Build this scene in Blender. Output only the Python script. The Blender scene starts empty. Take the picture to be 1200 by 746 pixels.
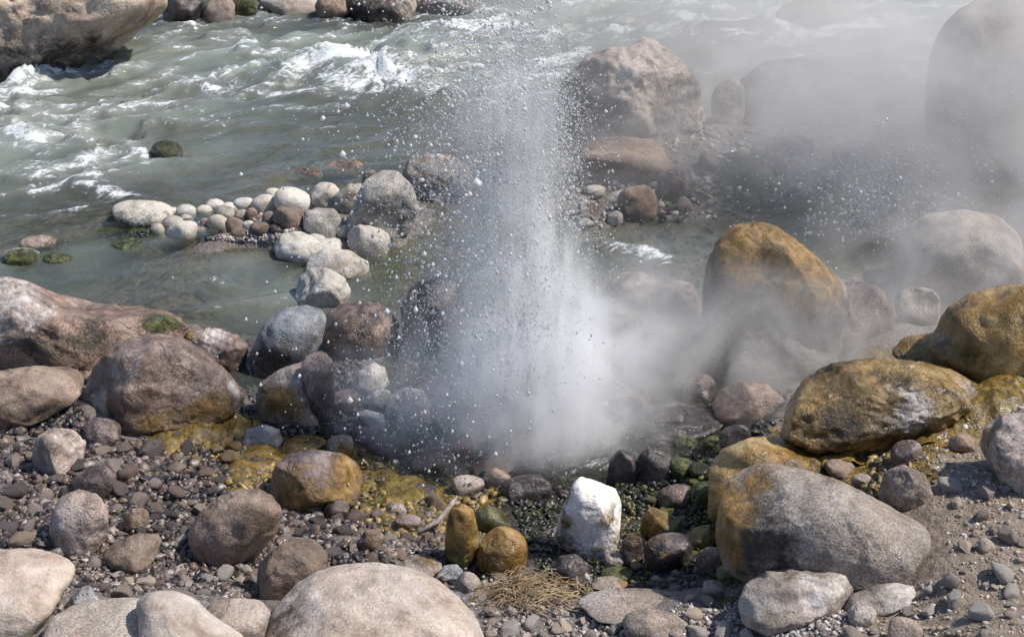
import bpy, bmesh, math, random
import numpy as np
from mathutils import Vector, Matrix
random.seed(7); RNG = np.random.default_rng(7)
SC = bpy.context.scene
COL = SC.collection

# ------------------------------------------------------------------ camera, sky, sun, exposure
PITCH = math.radians(27.0); FPX = 1648.0; CAMZ = 2.6
cam_d = bpy.data.cameras.new('camera'); cam = bpy.data.objects.new('camera', cam_d); COL.objects.link(cam)
cam.location = (0, 0, CAMZ); cam.rotation_euler = (math.pi/2 - PITCH, 0, 0)
cam_d.sensor_width = 36; cam_d.lens = 36*FPX/1200; cam_d.clip_start = 0.05; cam_d.clip_end = 500
SC.camera = cam
SUN_EL, SUN_AZ = math.radians(53), math.atan2(0.62, 0.03)       # azimuth clockwise from +Y
W = bpy.data.worlds.new('World'); SC.world = W; W.use_nodes = True
wn = W.node_tree; bg = wn.nodes['Background']
sky = wn.nodes.new('ShaderNodeTexSky'); sky.sky_type = 'NISHITA'; sky.sun_disc = False
sky.sun_elevation = SUN_EL; sky.sun_rotation = SUN_AZ; sky.altitude = 2000; sky.dust_density = 3.0; sky.ozone_density = 0.3
wn.links.new(sky.outputs[0], bg.inputs[0]); bg.inputs[1].default_value = 0.13
sd = bpy.data.lights.new('sun', 'SUN'); so = bpy.data.objects.new('sun', sd); COL.objects.link(so)
sd.energy = 4.0; sd.angle = math.radians(1.5); sd.color = (1.0, 0.94, 0.86)
sv = Vector((math.cos(SUN_EL)*math.sin(SUN_AZ), math.cos(SUN_EL)*math.cos(SUN_AZ), math.sin(SUN_EL)))
so.rotation_euler = sv.to_track_quat('Z', 'Y').to_euler()
SC.view_settings.view_transform = 'Standard'; SC.view_settings.look = 'None'
SC.view_settings.exposure = 0.38; SC.view_settings.gamma = 1.0
SC.render.engine = 'CYCLES'
cy = SC.cycles
cy.use_denoising = True; cy.use_adaptive_sampling = True; cy.adaptive_threshold = 0.02
cy.max_bounces = 8; cy.diffuse_bounces = 2; cy.glossy_bounces = 2; cy.transmission_bounces = 4
cy.transparent_max_bounces = 12; cy.volume_bounces = 6; cy.volume_step_rate = 1.0; cy.volume_max_steps = 48
cy.caustics_reflective = False; cy.caustics_refractive = False

# ------------------------------------------------------------------ photograph pixel -> place
CP, SP = math.cos(PITCH), math.sin(PITCH)
def ray(px, py):
    u = (px-600)/FPX; v = (373-py)/FPX
    return np.array([u, CP + v*SP, -SP + v*CP])
def at_z(px, py, z):
    r = ray(px, py); t = (z-CAMZ)/r[2]; return np.array([r[0]*t, r[1]*t, z])
def at_y(px, py, y):
    r = ray(px, py); t = y/r[1]; return np.array([r[0]*t, y, CAMZ + r[2]*t])
def to_px(P):
    P = np.asarray(P); q = P - np.array([0, 0, CAMZ])
    d = q[..., 1]*CP - q[..., 2]*SP; v = q[..., 1]*SP + q[..., 2]*CP
    return 600 + FPX*q[..., 0]/d, 373 - FPX*v/d, d

# ------------------------------------------------------------------ numpy gradient noise
_p = np.arange(256); np.random.default_rng(3).shuffle(_p); _p = np.concatenate([_p, _p, _p])
_g = np.random.default_rng(4).normal(size=(256, 3)); _g /= np.linalg.norm(_g, axis=1)[:, None]
def perlin(P):
    P = np.asarray(P, float); i = np.floor(P).astype(int); f = P - i; i &= 255
    w = f*f*f*(f*(f*6-15)+10); out = 0
    for dx in (0, 1):
        wx = w[:, 0] if dx else 1-w[:, 0]
        for dy in (0, 1):
            wy = w[:, 1] if dy else 1-w[:, 1]
            for dz in (0, 1):
                wz = w[:, 2] if dz else 1-w[:, 2]
                h = _p[_p[_p[i[:, 0]+dx]+i[:, 1]+dy]+i[:, 2]+dz]
                out = out + wx*wy*wz*((f - np.array([dx, dy, dz]))*_g[h]).sum(1)
    return out*1.6
def fbm(P, octv=4, gain=0.5):
    P = np.asarray(P, float); a = 1.0; s = 0
    for k in range(octv):
        s = s + a*perlin(P + 17.3*k); P = P*2.03; a *= gain
    return s
def sstep(a, b, x):
    t = np.clip((x-a)/(b-a), 0, 1); return t*t*(3-2*t)

# ------------------------------------------------------------------ terrain heights
CPT = [  # photo pixel x, y, height above the river
 (-150,746,.40),(0,746,.36),(200,740,.34),(400,740,.30),(600,740,.22),(800,740,.24),(1000,740,.34),(1200,740,.46),(1400,740,.55),
 (-150,650,.32),(0,650,.28),(200,640,.22),(400,650,.18),(560,650,.09),(700,665,.07),(850,660,.12),(1000,690,.30),(1150,650,.44),(1350,650,.52),
 (-150,560,.28),(0,580,.24),(100,560,.21),(250,570,.14),(350,590,.10),(450,600,.05),(560,610,.02),(660,600,.0),(760,610,.0),(830,620,.05),(1180,560,.46),(1100,540,.42),(1350,560,.5),
 (60,500,.19),(200,505,.12),(280,510,.08),(330,520,.06),(400,530,.02),(500,540,-.03),(600,540,-.03),(700,530,-.03),(780,530,-.02),(840,490,-.03),(460,575,.0),(520,580,-.02),
 (950,480,.12),(930,530,.20),(1000,535,.32),(1000,510,.34),(1100,495,.42),(1180,460,.46),(1150,415,.40),(1350,420,.4),
 (-100,430,.14),(0,430,.10),(100,410,.05),(200,405,.0),(290,445,-.04),(350,440,-.02),(450,450,-.01),(600,450,.0),(750,450,-.02),(850,440,-.05),(950,430,-.02),(1050,405,.12),
 (-150,340,-.15),(0,345,-.15),(100,345,-.2),(200,335,-.22),(300,345,-.18),(250,295,-.09),(120,320,-.12),(330,380,-.15),(400,350,-.1),
 (20,302,-.01),(60,292,.008),(110,287,.0),(150,281,.01),(165,262,.06),(200,268,.08),(250,262,.09),(300,258,.10),(340,262,.10),(390,268,.08),(440,262,.09),(500,225,.0),
 (380,300,.0),(440,320,-.06),(500,300,-.04),(560,330,-.05),(620,300,-.05),(560,220,-.05),
 (0,240,-.3),(100,215,-.3),(230,210,-.16),(200,190,-.12),(320,207,-.055),(370,195,-.05),(420,190,-.08),(300,225,-.06),(150,225,-.2),
 (0,150,-.35),(200,130,-.35),(400,120,-.35),(550,130,-.3),(300,70,-.35),(600,70,-.35),(900,60,-.35),(1100,60,-.3),(-200,200,-.35),(-200,120,-.3),
 (690,185,.05),(750,200,.07),(830,175,.09),(900,185,.08),(980,190,.02),(800,245,.02),(700,250,.02),(880,235,-.02),(1050,230,-.03),(1150,230,0),(1300,230,.1),
 (640,200,-.06),(740,300,-.06),(850,300,-.05),(950,280,-.06),(1030,280,-.05),(1020,340,.0),(790,380,-.04),(700,370,-.03),(700,130,-.1),(950,140,.0),(1150,170,.05),(1300,150,.1),
 (-100,60,.1),(40,60,.02),(120,48,-.05),(200,24,-.05),(250,28,-.05),(300,16,-.03),(340,24,-.08),(420,18,-.03),(500,10,-.02),(550,12,-.05),(420,-8,.12),(300,-8,.1),(640,-10,-.1),(800,-10,-.1),(1000,-5,-.1),(1200,0,-.05)]
_c = np.array([at_z(*c) for c in CPT])
_w = [(x, 14.5, .35) for x in range(-9, 10, 3)] + [(x, 22, 3.0) for x in range(-12, 13, 6)] + [(x, 60, 9) for x in (-60, 0, 60)] + [(-8, 10, .4), (9, 9, .4), (-6, 12.8, .5), (-4.6, 12.4, .4), (-2, 13.4, .3), (1, 14, .1)] + [(x, .5, .55) for x in (-3, 0, 3)] + [(-5, 3, .5), (5, 3, .65), (-20, 0, 1), (20, 0, 1.2), (0, -20, 1.5)]
_c = np.concatenate([_c, np.array(_w, float)])
def H0(x, y):
    x = np.asarray(x, float).ravel(); y = np.asarray(y, float).ravel(); out = np.empty(len(x))
    for s in range(0, len(x), 20000):
        d2 = (x[s:s+20000, None]-_c[None, :, 0])**2 + (y[s:s+20000, None]-_c[None, :, 1])**2
        w = 1/(d2+0.012)**1.7; out[s:s+20000] = (w*_c[None, :, 2]).sum(1)/w.sum(1)
    return out
def H(x, y):
    h = H0(x, y); P = np.stack([np.ravel(x), np.ravel(y), np.zeros(np.size(x))], 1).astype(float)
    return h + 0.018*fbm(P*3.1, 3) + 0.006*fbm(P*14+5, 2)
def ground(px, py, lo=-.015):
    z = 0.0
    for _ in range(14):
        p = at_z(px, py, z); z = 0.5*z + 0.5*max(lo, float(H(p[0], p[1])[0]))
    return at_z(px, py, z)

# ------------------------------------------------------------------ object helpers
def tag(o, label=None, cat=None, group=None, kind=None):
    if label: o['label'] = label
    if cat: o['category'] = cat
    if group: o['group'] = group
    if kind: o['kind'] = kind
    return o
def mesh_np(name, V, F, mat=None, attr=None, smooth=True, attrname='cov'):
    me = bpy.data.meshes.new(name); V = np.asarray(V, np.float32); F = np.asarray(F, np.int32); k = F.shape[1]
    me.vertices.add(len(V)); me.vertices.foreach_set('co', V.ravel())
    me.loops.add(F.size); me.loops.foreach_set('vertex_index', F.ravel())
    me.polygons.add(len(F)); me.polygons.foreach_set('loop_start', np.arange(0, F.size, k, dtype=np.int32))
    me.polygons.foreach_set('loop_total', np.full(len(F), k, np.int32))
    me.update(calc_edges=True)
    if smooth: me.polygons.foreach_set('use_smooth', np.ones(len(F), bool))
    if attr is not None:
        a = me.attributes.new(attrname, 'FLOAT_COLOR', 'POINT'); a.data.foreach_set('color', np.asarray(attr, np.float32).ravel())
    if mat: me.materials.append(mat)
    me.validate()
    return me
def link(name, me, loc=(0, 0, 0), parent=None):
    o = bpy.data.objects.new(name, me); o.location = loc; COL.objects.link(o)
    if parent: o.parent = parent
    return o
_ico = {}
def ico(n):
    if n not in _ico:
        bm = bmesh.new(); bmesh.ops.create_icosphere(bm, subdivisions=n, radius=1)
        _ico[n] = (np.array([v.co[:] for v in bm.verts]), np.array([[v.index for v in f.verts] for f in bm.faces])); bm.free()
    return _ico[n]

# ------------------------------------------------------------------ materials
class NT:
    def __init__(s, name):
        s.m = bpy.data.materials.new(name); s.m.use_nodes = True; s.t = s.m.node_tree; s.t.nodes.clear()
        s.out = s.t.nodes.new('ShaderNodeOutputMaterial')
    def n(s, typ, **kw):
        nd = s.t.nodes.new('ShaderNode'+typ)
        for k, v in kw.items(): setattr(nd, k, v)
        return nd
    def l(s, a, b): s.t.links.new(a, b)
    def val(s, sock, v):
        if isinstance(v, bpy.types.NodeSocket): s.l(v, sock)
        else: sock.default_value = v
    def noise(s, vec, scale, detail=5, rough=0.6, dist=0.0):
        nd = s.n('TexNoise'); s.l(vec, nd.inputs['Vector']); nd.inputs['Scale'].default_value = scale
        nd.inputs['Detail'].default_value = detail; nd.inputs['Roughness'].default_value = rough; nd.inputs['Distortion'].default_value = dist
        return nd.outputs['Fac']
    def vor(s, vec, scale, feature='F1', rand=1.0):
        nd = s.n('TexVoronoi', feature=feature); s.l(vec, nd.inputs['Vector']); nd.inputs['Scale'].default_value = scale
        nd.inputs['Randomness'].default_value = rand
        return nd
    def mr(s, x, a, b, c=0.0, d=1.0, smooth=True):
        nd = s.n('MapRange'); nd.interpolation_type = 'SMOOTHSTEP' if smooth else 'LINEAR'
        s.val(nd.inputs[0], x)
        for i, v in enumerate((a, b, c, d)): s.val(nd.inputs[1+i], v)
        return nd.outputs[0]
    def math(s, op, a, b=0.0, clamp=False):
        nd = s.n('Math', operation=op, use_clamp=clamp); s.val(nd.inputs[0], a); s.val(nd.inputs[1], b); return nd.outputs[0]
    def mix(s, f, a, b, blend='MIX'):
        nd = s.n('Mix', data_type='RGBA', blend_type=blend); s.val(nd.inputs[0], f); s.val(nd.inputs[6], a); s.val(nd.inputs[7], b)
        return nd.outputs[2]
    def ramp(s, f, stops):
        nd = s.n('ValToRGB'); s.l(f, nd.inputs[0]); e = nd.color_ramp.elements
        while len(e) < len(stops): e.new(0.5)
        for q, (p, c) in zip(e, stops): q.position = p; q.color = c4(c)
        return nd.outputs[0]
def c4(c): return tuple(c)+(1,) if len(c) == 3 else tuple(c)

def rock_mat(name, stops, rough=0.75, speck=0.35, pit=0.6, scale=1.0, wet=0.0, layered=0.0, rnd=0.12, use_cov=True, spec=0.35, palette=None):
    crk = 0.0 if name.startswith(('tan', 'pale', 'blue', 'white')) else .15 if name.startswith('grey') else .4
    m = NT(name); tc = m.n('TexCoord'); oi = m.n('ObjectInfo')
    ofs = m.n('VectorMath', operation='MULTIPLY_ADD'); ofs.inputs[1].default_value = (1, 1, 1)
    m.l(tc.outputs['Object'], ofs.inputs[0]); sc = m.n('VectorMath', operation='SCALE'); sc.inputs[0].default_value = (37, 51, 23)
    m.l(oi.outputs['Random'], sc.inputs['Scale']); m.l(sc.outputs[0], ofs.inputs[2]); v = ofs.outputs[0]
    big = m.noise(v, 5*scale, 6, 0.62, 0.6); mid = m.noise(v, 22*scale, 6, 0.65); fine = m.noise(v, 140*scale, 3, 0.7)
    f = m.math('ADD', m.math('MULTIPLY', big, 0.72), m.math('MULTIPLY', mid, 0.28)); f = m.mr(f, .36, .64, .3, .7, False)
    col = m.ramp(f, [(0.33+0.34*i/(len(stops)-1), c) for i, c in enumerate(stops)])
    if palette:   # repeats: each stone its own tint
        pal = m.ramp(oi.outputs['Random'], [((i+.5)/len(palette), c) for i, c in enumerate(palette)])
        pal.node.color_ramp.interpolation = 'CONSTANT'
        for i, e in enumerate(pal.node.color_ramp.elements): e.position = i/len(palette)
        col = m.mix(0.55, col, pal)
    big2 = m.noise(v, 2.3*scale, 4, .6, .8); tn = m.mix(m.mr(big2, .38, .62), c4((.93, .965, 1.0)), c4((1.05, 1.0, .95)))
    col = m.mix(1.0, col, tn, 'MULTIPLY')
    sp = m.mr(fine, 0.36, 0.66, m.mr(oi.outputs['Random'], 0, 1, 1-speck*1.1, 1-speck*.35, False), m.mr(oi.outputs['Random'], 0, 1, 1+speck*1.1, 1+speck*.35, False))
    hsv = m.n('HueSaturation'); m.l(col, hsv.inputs['Color'])
    m.l(m.math('MULTIPLY', sp, m.mr(oi.outputs['Random'], 0, 1, 1-rnd, 1+rnd, False)), hsv.inputs['Value'])
    col = hsv.outputs[0]
    cr = m.vor(v, 7*scale, 'DISTANCE_TO_EDGE'); wob = m.n('VectorMath', operation='ADD'); m.l(v, wob.inputs[0])
    nv = m.n('TexNoise'); m.l(v, nv.inputs['Vector']); nv.inputs['Scale'].default_value = 9*scale
    wsc = m.n('VectorMath', operation='SCALE'); wsc.inputs['Scale'].default_value = 0.12; m.l(nv.outputs['Color'], wsc.inputs[0]); m.l(wsc.outputs[0], wob.inputs[1]); m.l(wob.outputs[0], cr.inputs['Vector'])
    crack = m.math('MULTIPLY', m.mr(cr.outputs['Distance'], 0.0, 0.022, 1, 0), m.mr(mid, 0.5, 0.62))
    col = m.mix(m.math('MULTIPLY', crack, 0.12), col, c4([x*0.35 for x in stops[0]]))
    rgh = m.mr(mid, 0.3, 0.7, rough-0.1, rough+0.12)
    if wet: rgh = m.mr(mid, 0.38, 0.62, max(0.08, rough-0.5*wet), rough)
    hgt = m.math('ADD', m.math('ADD', m.math('MULTIPLY', mid, 0.9), m.math('MULTIPLY', fine, 0.35)), m.math('MULTIPLY', crack, -0.15))
    pv = m.vor(v, 55*scale); pits = m.math('MULTIPLY', m.mr(pv.outputs['Distance'], 0.0, 0.28, -1, 0), m.mr(big, 0.45, 0.6))
    hgt = m.math('ADD', hgt, m.math('MULTIPLY', pits, 0.5*pit))
    col = m.mix(m.math('MULTIPLY', pits, -.45*pit), col, c4([x*0.4 for x in stops[0]]))
    sm = m.noise(v, 9*scale, 8, .75, 1.2); col = m.mix(m.mr(sm, .55, .68, 0, .45), col, c4([x*.6 for x in stops[0]])); col = m.mix(m.mr(sm, .43, .33, 0, .35), col, c4([min(.8, x*1.25) for x in stops[-1]]))
    fz = m.noise(v, 2.6*scale, 4, .5, .7); ck = m.math('MULTIPLY', m.mr(m.math('ABSOLUTE', m.math('SUBTRACT', fz, .5)), 0, .007, 1, 0), m.mr(m.noise(v, 4*scale, 2, .5), .46, .56))
    col = m.mix(m.math('MULTIPLY', ck, crk), col, c4([x*.4 for x in stops[0]])); hgt = m.math('SUBTRACT', hgt, m.math('MULTIPLY', ck, crk*.9))
    if use_cov:
        at = m.n('Attribute', attribute_name='cov'); sx = m.n('SeparateColor'); m.l(at.outputs['Color'], sx.inputs[0])
        nz = m.noise(v, 14*scale, 6, 0.7, 0.5)
        nz2 = m.noise(v, 60*scale, 5, 0.7); nzz = m.math('ADD', m.math('MULTIPLY', nz, .6), m.math('MULTIPLY', nz2, .4))
        def msk(s, lo=0.0): return m.mr(m.math('ADD', m.math('MULTIPLY', s, .8), m.math('MULTIPLY', m.math('SUBTRACT', nzz, 0.5), 2.6)), 0.12, 0.75)
        mpz = m.n('Mapping'); mpz.inputs['Scale'].default_value = (1, 1, .3); m.l(v, mpz.inputs[0])
        oc = m.ramp(m.math('ADD', m.math('MULTIPLY', m.noise(mpz.outputs[0], 30*scale, 6, 0.7, .4), .6), m.math('MULTIPLY', m.noise(v, 11*scale, 5, .65), .4)), [(0.36, (.045, .030, .010)), (0.44, (.125, .072, .018)), (0.54, (.25, .142, .034)), (0.66, (.41, .275, .125))])
        gr = m.ramp(m.noise(v, 33*scale, 5, 0.7), [(0.36, (.010, .013, .005)), (0.5, (.042, .050, .011)), (0.66, (.14, .145, .032))])
        wh = m.ramp(m.noise(v, 30*scale, 6, 0.7), [(0.38, (.30, .25, .225)), (0.62, (.60, .55, .51))])
        dk = m.ramp(mid, [(0.4, (.018, .015, .014)), (0.65, (.07, .055, .05))])  # dark tone for wet stone and for shade painted on boulders
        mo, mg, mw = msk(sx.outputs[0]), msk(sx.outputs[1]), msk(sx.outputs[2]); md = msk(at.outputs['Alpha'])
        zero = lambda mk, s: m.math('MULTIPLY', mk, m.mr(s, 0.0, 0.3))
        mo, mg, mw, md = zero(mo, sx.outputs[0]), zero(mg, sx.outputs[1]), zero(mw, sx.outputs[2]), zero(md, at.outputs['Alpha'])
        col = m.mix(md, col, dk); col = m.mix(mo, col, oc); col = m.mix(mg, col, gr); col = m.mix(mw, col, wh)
        wetm = m.math('MAXIMUM', m.math('MAXIMUM', mo, mg), md)
        rgh = m.mix(wetm, rgh, m.mr(nzz, 0.38, 0.6, 0.10, 0.55))
        hgt = m.math('ADD', hgt, m.math('MULTIPLY', m.math('MULTIPLY', nzz, wetm), 1.2))
    bp = m.n('Bump'); bp.inputs['Strength'].default_value = 0.75; bp.inputs['Distance'].default_value = 0.012/scale; m.l(hgt, bp.inputs['Height'])
    b = m.n('BsdfPrincipled'); m.l(col, b.inputs['Base Color']); m.l(rgh, b.inputs['Roughness']); b.inputs['Specular IOR Level'].default_value = spec
    m.l(bp.outputs[0], b.inputs['Normal']); m.l(b.outputs[0], m.out.inputs[0])
    return m.m
M = {}
M['tan'] = rock_mat('tan_stone', [(.22,.165,.13),(.365,.295,.243),(.44,.368,.31),(.53,.458,.395)], rough=0.8, speck=.25)
M['brown'] = rock_mat('brown_stone', [(.11,.075,.055),(.20,.145,.11),(.29,.215,.165),(.36,.28,.22)], rough=0.75)
M['pink'] = rock_mat('pinkish_crusted_stone', [(.15,.112,.098),(.26,.20,.172),(.36,.29,.25),(.46,.39,.345)], rough=0.75, speck=0.45)
M['red'] = rock_mat('red_brown_wet_stone', [(.072,.047,.037),(.165,.108,.082),(.255,.175,.135),(.38,.285,.23)], rough=0.45, wet=0.6, spec=0.5)
M['grey'] = rock_mat('grey_stone', [(.23,.20,.17),(.35,.32,.28),(.42,.39,.345),(.50,.465,.415)], rough=0.8)
M['pale'] = rock_mat('pale_cobble_stone', [(.36,.33,.28),(.48,.45,.395),(.56,.53,.47),(.63,.60,.54)], rough=0.8, speck=0.2)
M['bluegrey'] = rock_mat('blue_grey_wet_stone', [(.10,.10,.103),(.19,.19,.196),(.27,.273,.28),(.36,.362,.37)], rough=0.5, wet=0.5, spec=0.5)
M['dark'] = rock_mat('dark_wet_stone', [(.018,.016,.017),(.045,.038,.038),(.08,.065,.062),(.14,.115,.105)], rough=0.34, wet=0.5, spec=0.5)
M['purple'] = rock_mat('purple_brown_wet_stone', [(.055,.040,.037),(.12,.088,.079),(.19,.142,.128),(.30,.235,.21)], rough=0.4, wet=0.5, spec=0.5)
M['ochre'] = rock_mat('ochre_algae_stone', [(.05,.033,.013),(.14,.082,.022),(.26,.155,.042),(.39,.275,.125)], rough=0.5, wet=0.7, spec=0.5)
M['olive'] = rock_mat('olive_wet_stone', [(.03,.032,.012),(.085,.08,.03),(.14,.13,.055),(.22,.20,.10)], rough=0.5, wet=0.7, spec=0.5)
M['white'] = rock_mat('white_mineral_stone', [(.34,.30,.25),(.66,.63,.58),(.76,.74,.71),(.82,.81,.79)], rough=0.75, speck=0.2, pit=1.2)
M['bank'] = rock_mat('tan_bank_rock', [(.15,.11,.085),(.33,.25,.19),(.46,.365,.285),(.57,.48,.385)], rough=0.85, scale=0.45, speck=0.4)
M['greytan'] = rock_mat('grey_tan_stone', [(.15,.12,.10),(.25,.21,.18),(.33,.285,.245),(.40,.35,.31)], rough=0.75)
M['pebble_wet'] = rock_mat('wet_pebbles', [(.05,.04,.038),(.12,.095,.085),(.2,.16,.14)], rough=0.38, wet=0.5, scale=3, use_cov=False, spec=0.5, rnd=0.25,
   palette=[(.06,.05,.05),(.22,.16,.12),(.03,.03,.033),(.16,.12,.105),(.34,.27,.21),(.09,.075,.07),(.30,.25,.22),(.13,.085,.06),(.26,.19,.13),(.20,.165,.145)])
M['pebble_dry'] = rock_mat('dry_pebbles', [(.20,.165,.14),(.32,.27,.235),(.42,.37,.33)], rough=0.75, scale=3, use_cov=False, rnd=0.2,
   palette=[(.34,.28,.24),(.25,.20,.165),(.42,.38,.35),(.17,.14,.125),(.30,.29,.28),(.38,.30,.22)])
M['pebble_ochre'] = rock_mat('ochre_pebbles', [(.07,.05,.02),(.19,.13,.05),(.30,.22,.10)], rough=0.5, wet=0.6, scale=3, use_cov=False, spec=0.5, rnd=0.2,
   palette=[(.22,.15,.04),(.12,.10,.04),(.17,.12,.08),(.30,.22,.12),(.07,.06,.04)])
M['pebble_green'] = rock_mat('green_wet_pebbles', [(.01,.014,.008),(.04,.05,.02),(.10,.11,.04)], rough=0.4, wet=0.7, scale=3, use_cov=False, spec=0.5, rnd=0.2,
   palette=[(.025,.03,.010),(.075,.085,.02),(.018,.018,.018),(.04,.034,.022),(.12,.115,.028)])

def gravel_mat():
    m = NT('gravel_mix'); at = m.n('Attribute', attribute_name='cov'); tc = m.n('TexCoord'); v = tc.outputs['Object']
    n1 = m.noise(v, 90, 4, 0.65); n2 = m.noise(v, 400, 2, 0.6)
    hs = m.n('HueSaturation'); m.l(at.outputs['Color'], hs.inputs['Color'])
    m.l(m.math('MULTIPLY', m.mr(n1, .3, .7, .65, 1.35), m.mr(n2, .3, .7, .8, 1.2)), hs.inputs['Value'])
    bp = m.n('Bump'); bp.inputs['Strength'].default_value = 0.6; bp.inputs['Distance'].default_value = 0.004; m.l(n1, bp.inputs['Height'])
    b = m.n('BsdfPrincipled'); m.l(hs.outputs[0], b.inputs['Base Color']); m.l(m.mr(at.outputs['Alpha'], 0, 1, .8, .14, False), b.inputs['Roughness'])
    b.inputs['Specular IOR Level'].default_value = 0.5
    m.l(bp.outputs[0], b.inputs['Normal']); m.l(b.outputs[0], m.out.inputs[0]); return m.m
M['gravel'] = gravel_mat()

# ------------------------------------------------------------------ ground sheet
def ground_mat():
    m = NT('ground_gravel_soil'); tc = m.n('TexCoord'); v = tc.outputs['Object']
    at = m.n('Attribute', attribute_name='cov'); sx = m.n('SeparateColor'); m.l(at.outputs['Color'], sx.inputs[0])
    big = m.noise(v, 6, 6, .6); mid = m.noise(v, 30, 6, .7); fine = m.noise(v, 160, 4, .7)
    vo = m.vor(v, 48); vo2 = m.vor(v, 120)
    col = m.ramp(mid, [(.34, (.055,.042,.034)), (.48, (.115,.088,.07)), (.62, (.20,.16,.125))])
    tint = m.n('HueSaturation'); m.l(vo.outputs['Color'], tint.inputs['Color']); tint.inputs['Saturation'].default_value = 0.15; tint.inputs['Value'].default_value = 0.35
    col = m.mix(0.3, col, tint.outputs[0])
    col = m.mix(m.mr(fine, .45, .7, 0, .5), col, c4((.26,.21,.17)))
    dirt = m.ramp(m.math('ADD', m.math('MULTIPLY', mid, .6), m.math('MULTIPLY', fine, .4)), [(.36, (.12,.09,.065)), (.48, (.22,.17,.125)), (.58, (.31,.245,.19)), (.7, (.48,.42,.36))])
    nz = m.noise(v, 18, 6, .7, .4)
    def msk(s): return m.math('MULTIPLY', m.mr(m.math('ADD', s, m.math('MULTIPLY', m.math('SUBTRACT', nz, .5), 1.3)), .34, .62), m.mr(s, 0, .12))
    oc = m.ramp(m.noise(v, 35, 6, .7, .8), [(.34, (.04,.032,.010)), (.46, (.13,.085,.015)), (.56, (.25,.155,.022)), (.7, (.40,.28,.07))])
    gr = m.ramp(m.noise(v, 40, 5, .7, .6), [(.36, (.007,.010,.005)), (.5, (.034,.042,.011)), (.68, (.13,.14,.03))])
    dk = m.ramp(mid, [(.38, (.012,.011,.011)), (.65, (.06,.05,.046))])
    mo, mg, mdirt, md = msk(sx.outputs[0]), msk(sx.outputs[1]), msk(sx.outputs[2]), msk(at.outputs['Alpha'])
    col = m.mix(mdirt, col, dirt); col = m.mix(md, col, dk); col = m.mix(mo, col, oc); col = m.mix(mg, col, gr)
    wet = m.math('MAXIMUM', m.math('MAXIMUM', mo, mg), md)
    rgh = m.mix(wet, m.mr(mid, .3, .7, .55, .9), m.mr(nz, .35, .65, .12, .5))
    h = m.math('ADD', m.math('MULTIPLY', mid, 1.0), m.math('MULTIPLY', fine, .4)); h = m.math('ADD', h, m.math('MULTIPLY', vo.outputs['Distance'], -.5)); h = m.math('ADD', h, m.math('MULTIPLY', vo2.outputs['Distance'], -.25))
    bp = m.n('Bump'); bp.inputs['Strength'].default_value = .9; bp.inputs['Distance'].default_value = .014; m.l(h, bp.inputs['Height'])
    b = m.n('BsdfPrincipled'); m.l(col, b.inputs['Base Color']); m.l(rgh, b.inputs['Roughness']); m.l(bp.outputs[0], b.inputs['Normal']); m.l(b.outputs[0], m.out.inputs[0])
    return m.m
def axis(lo, hi, step, far, k=1.28):
    a = list(np.arange(lo, hi+1e-6, step)); s = step*2; b = hi
    while b < far[1]: b += s; s *= k; a.append(b)
    s = step*2; b = lo; pre = []
    while b > far[0]: b -= s; s *= k; pre.append(b)
    return np.array(pre[::-1]+a)
def grid_faces(nx, ny):
    i = np.arange(nx*ny).reshape(ny, nx)
    return np.stack([i[:-1, :-1], i[:-1, 1:], i[1:, 1:], i[1:, :-1]], -1).reshape(-1, 4)
# cover on the ground: photo pixel, radius in pixels, channel (0 ochre, 1 green, 2 dry dirt, 3 dark wet), strength
PATCH = [(430,12,70,3,.8),(320,12,60,3,.6),(520,8,50,3,.8),(230,20,40,3,1),(1030,440,50,0,.9),(1120,465,40,0,.8),(1190,410,60,0,1),(1150,480,40,0,.6),(930,540,50,0,1),(980,550,40,0,1),(230,490,45,0,1),(265,505,40,0,1),(300,535,38,0,1.1),(290,560,28,0,.9),(210,495,40,0,.9),(440,575,45,0,.9),(470,590,50,0,.9),(520,590,45,0,.8),(420,545,40,0,.6),(560,600,40,0,.6),
 (440,560,50,1,.35),(500,580,40,1,.4),(285,480,14,1,.6),
 (800,500,45,1,.9),(830,530,50,1,1),(800,560,50,1,1),(840,600,40,1,.8),(760,580,40,1,.7),(740,640,50,1,.6),(830,650,40,1,.7),(700,675,40,1,.5),(640,640,30,1,.4),(560,660,25,1,.5),
 (860,660,35,0,.5),(740,630,40,0,.5),(1010,570,40,0,.9),(1060,535,40,0,.7),(1160,500,30,0,.5),(1090,505,40,0,.6),(950,560,40,0,.8),(1170,440,60,0,.9),(1100,430,50,0,.9),
 (1100,600,90,2,1),(1180,600,100,2,1),(1150,690,120,2,1),(1040,720,70,2,1),(1200,740,120,2,1),(1120,540,60,2,.8),(900,735,50,2,.5),
 (500,520,80,3,.9),(600,540,80,3,.9),(700,530,90,3,.9),(600,590,60,3,.8),(790,520,70,3,.9),(850,470,70,3,1),(420,500,60,3,.8),(350,480,60,3,.8),(760,600,60,3,.9),(640,650,50,3,.6),(500,450,80,3,.8),(700,450,100,3,.8),
 (60,470,60,3,.7),(180,590,80,3,.6),(240,560,60,3,.6),(60,540,60,3,.55),(200,650,60,3,.4),(400,620,70,3,.45),(480,640,60,3,.4),(30,400,40,3,.7),(120,450,40,3,.7),
 (130,280,35,1,.9),(70,300,40,1,.9),(40,305,40,1,.8),(165,285,30,1,.7),(230,275,30,1,.5),(440,310,40,1,.7),(430,330,30,1,.6),(320,205,16,0,.9),(245,195,18,1,.5),(880,220,50,1,.7),(780,245,45,1,.5),(960,25,20,0,.8),(960,290,80,1,.5)]
_pw = [(ground(px, py), r, ch, s) for px, py, r, ch, s in PATCH]
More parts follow.
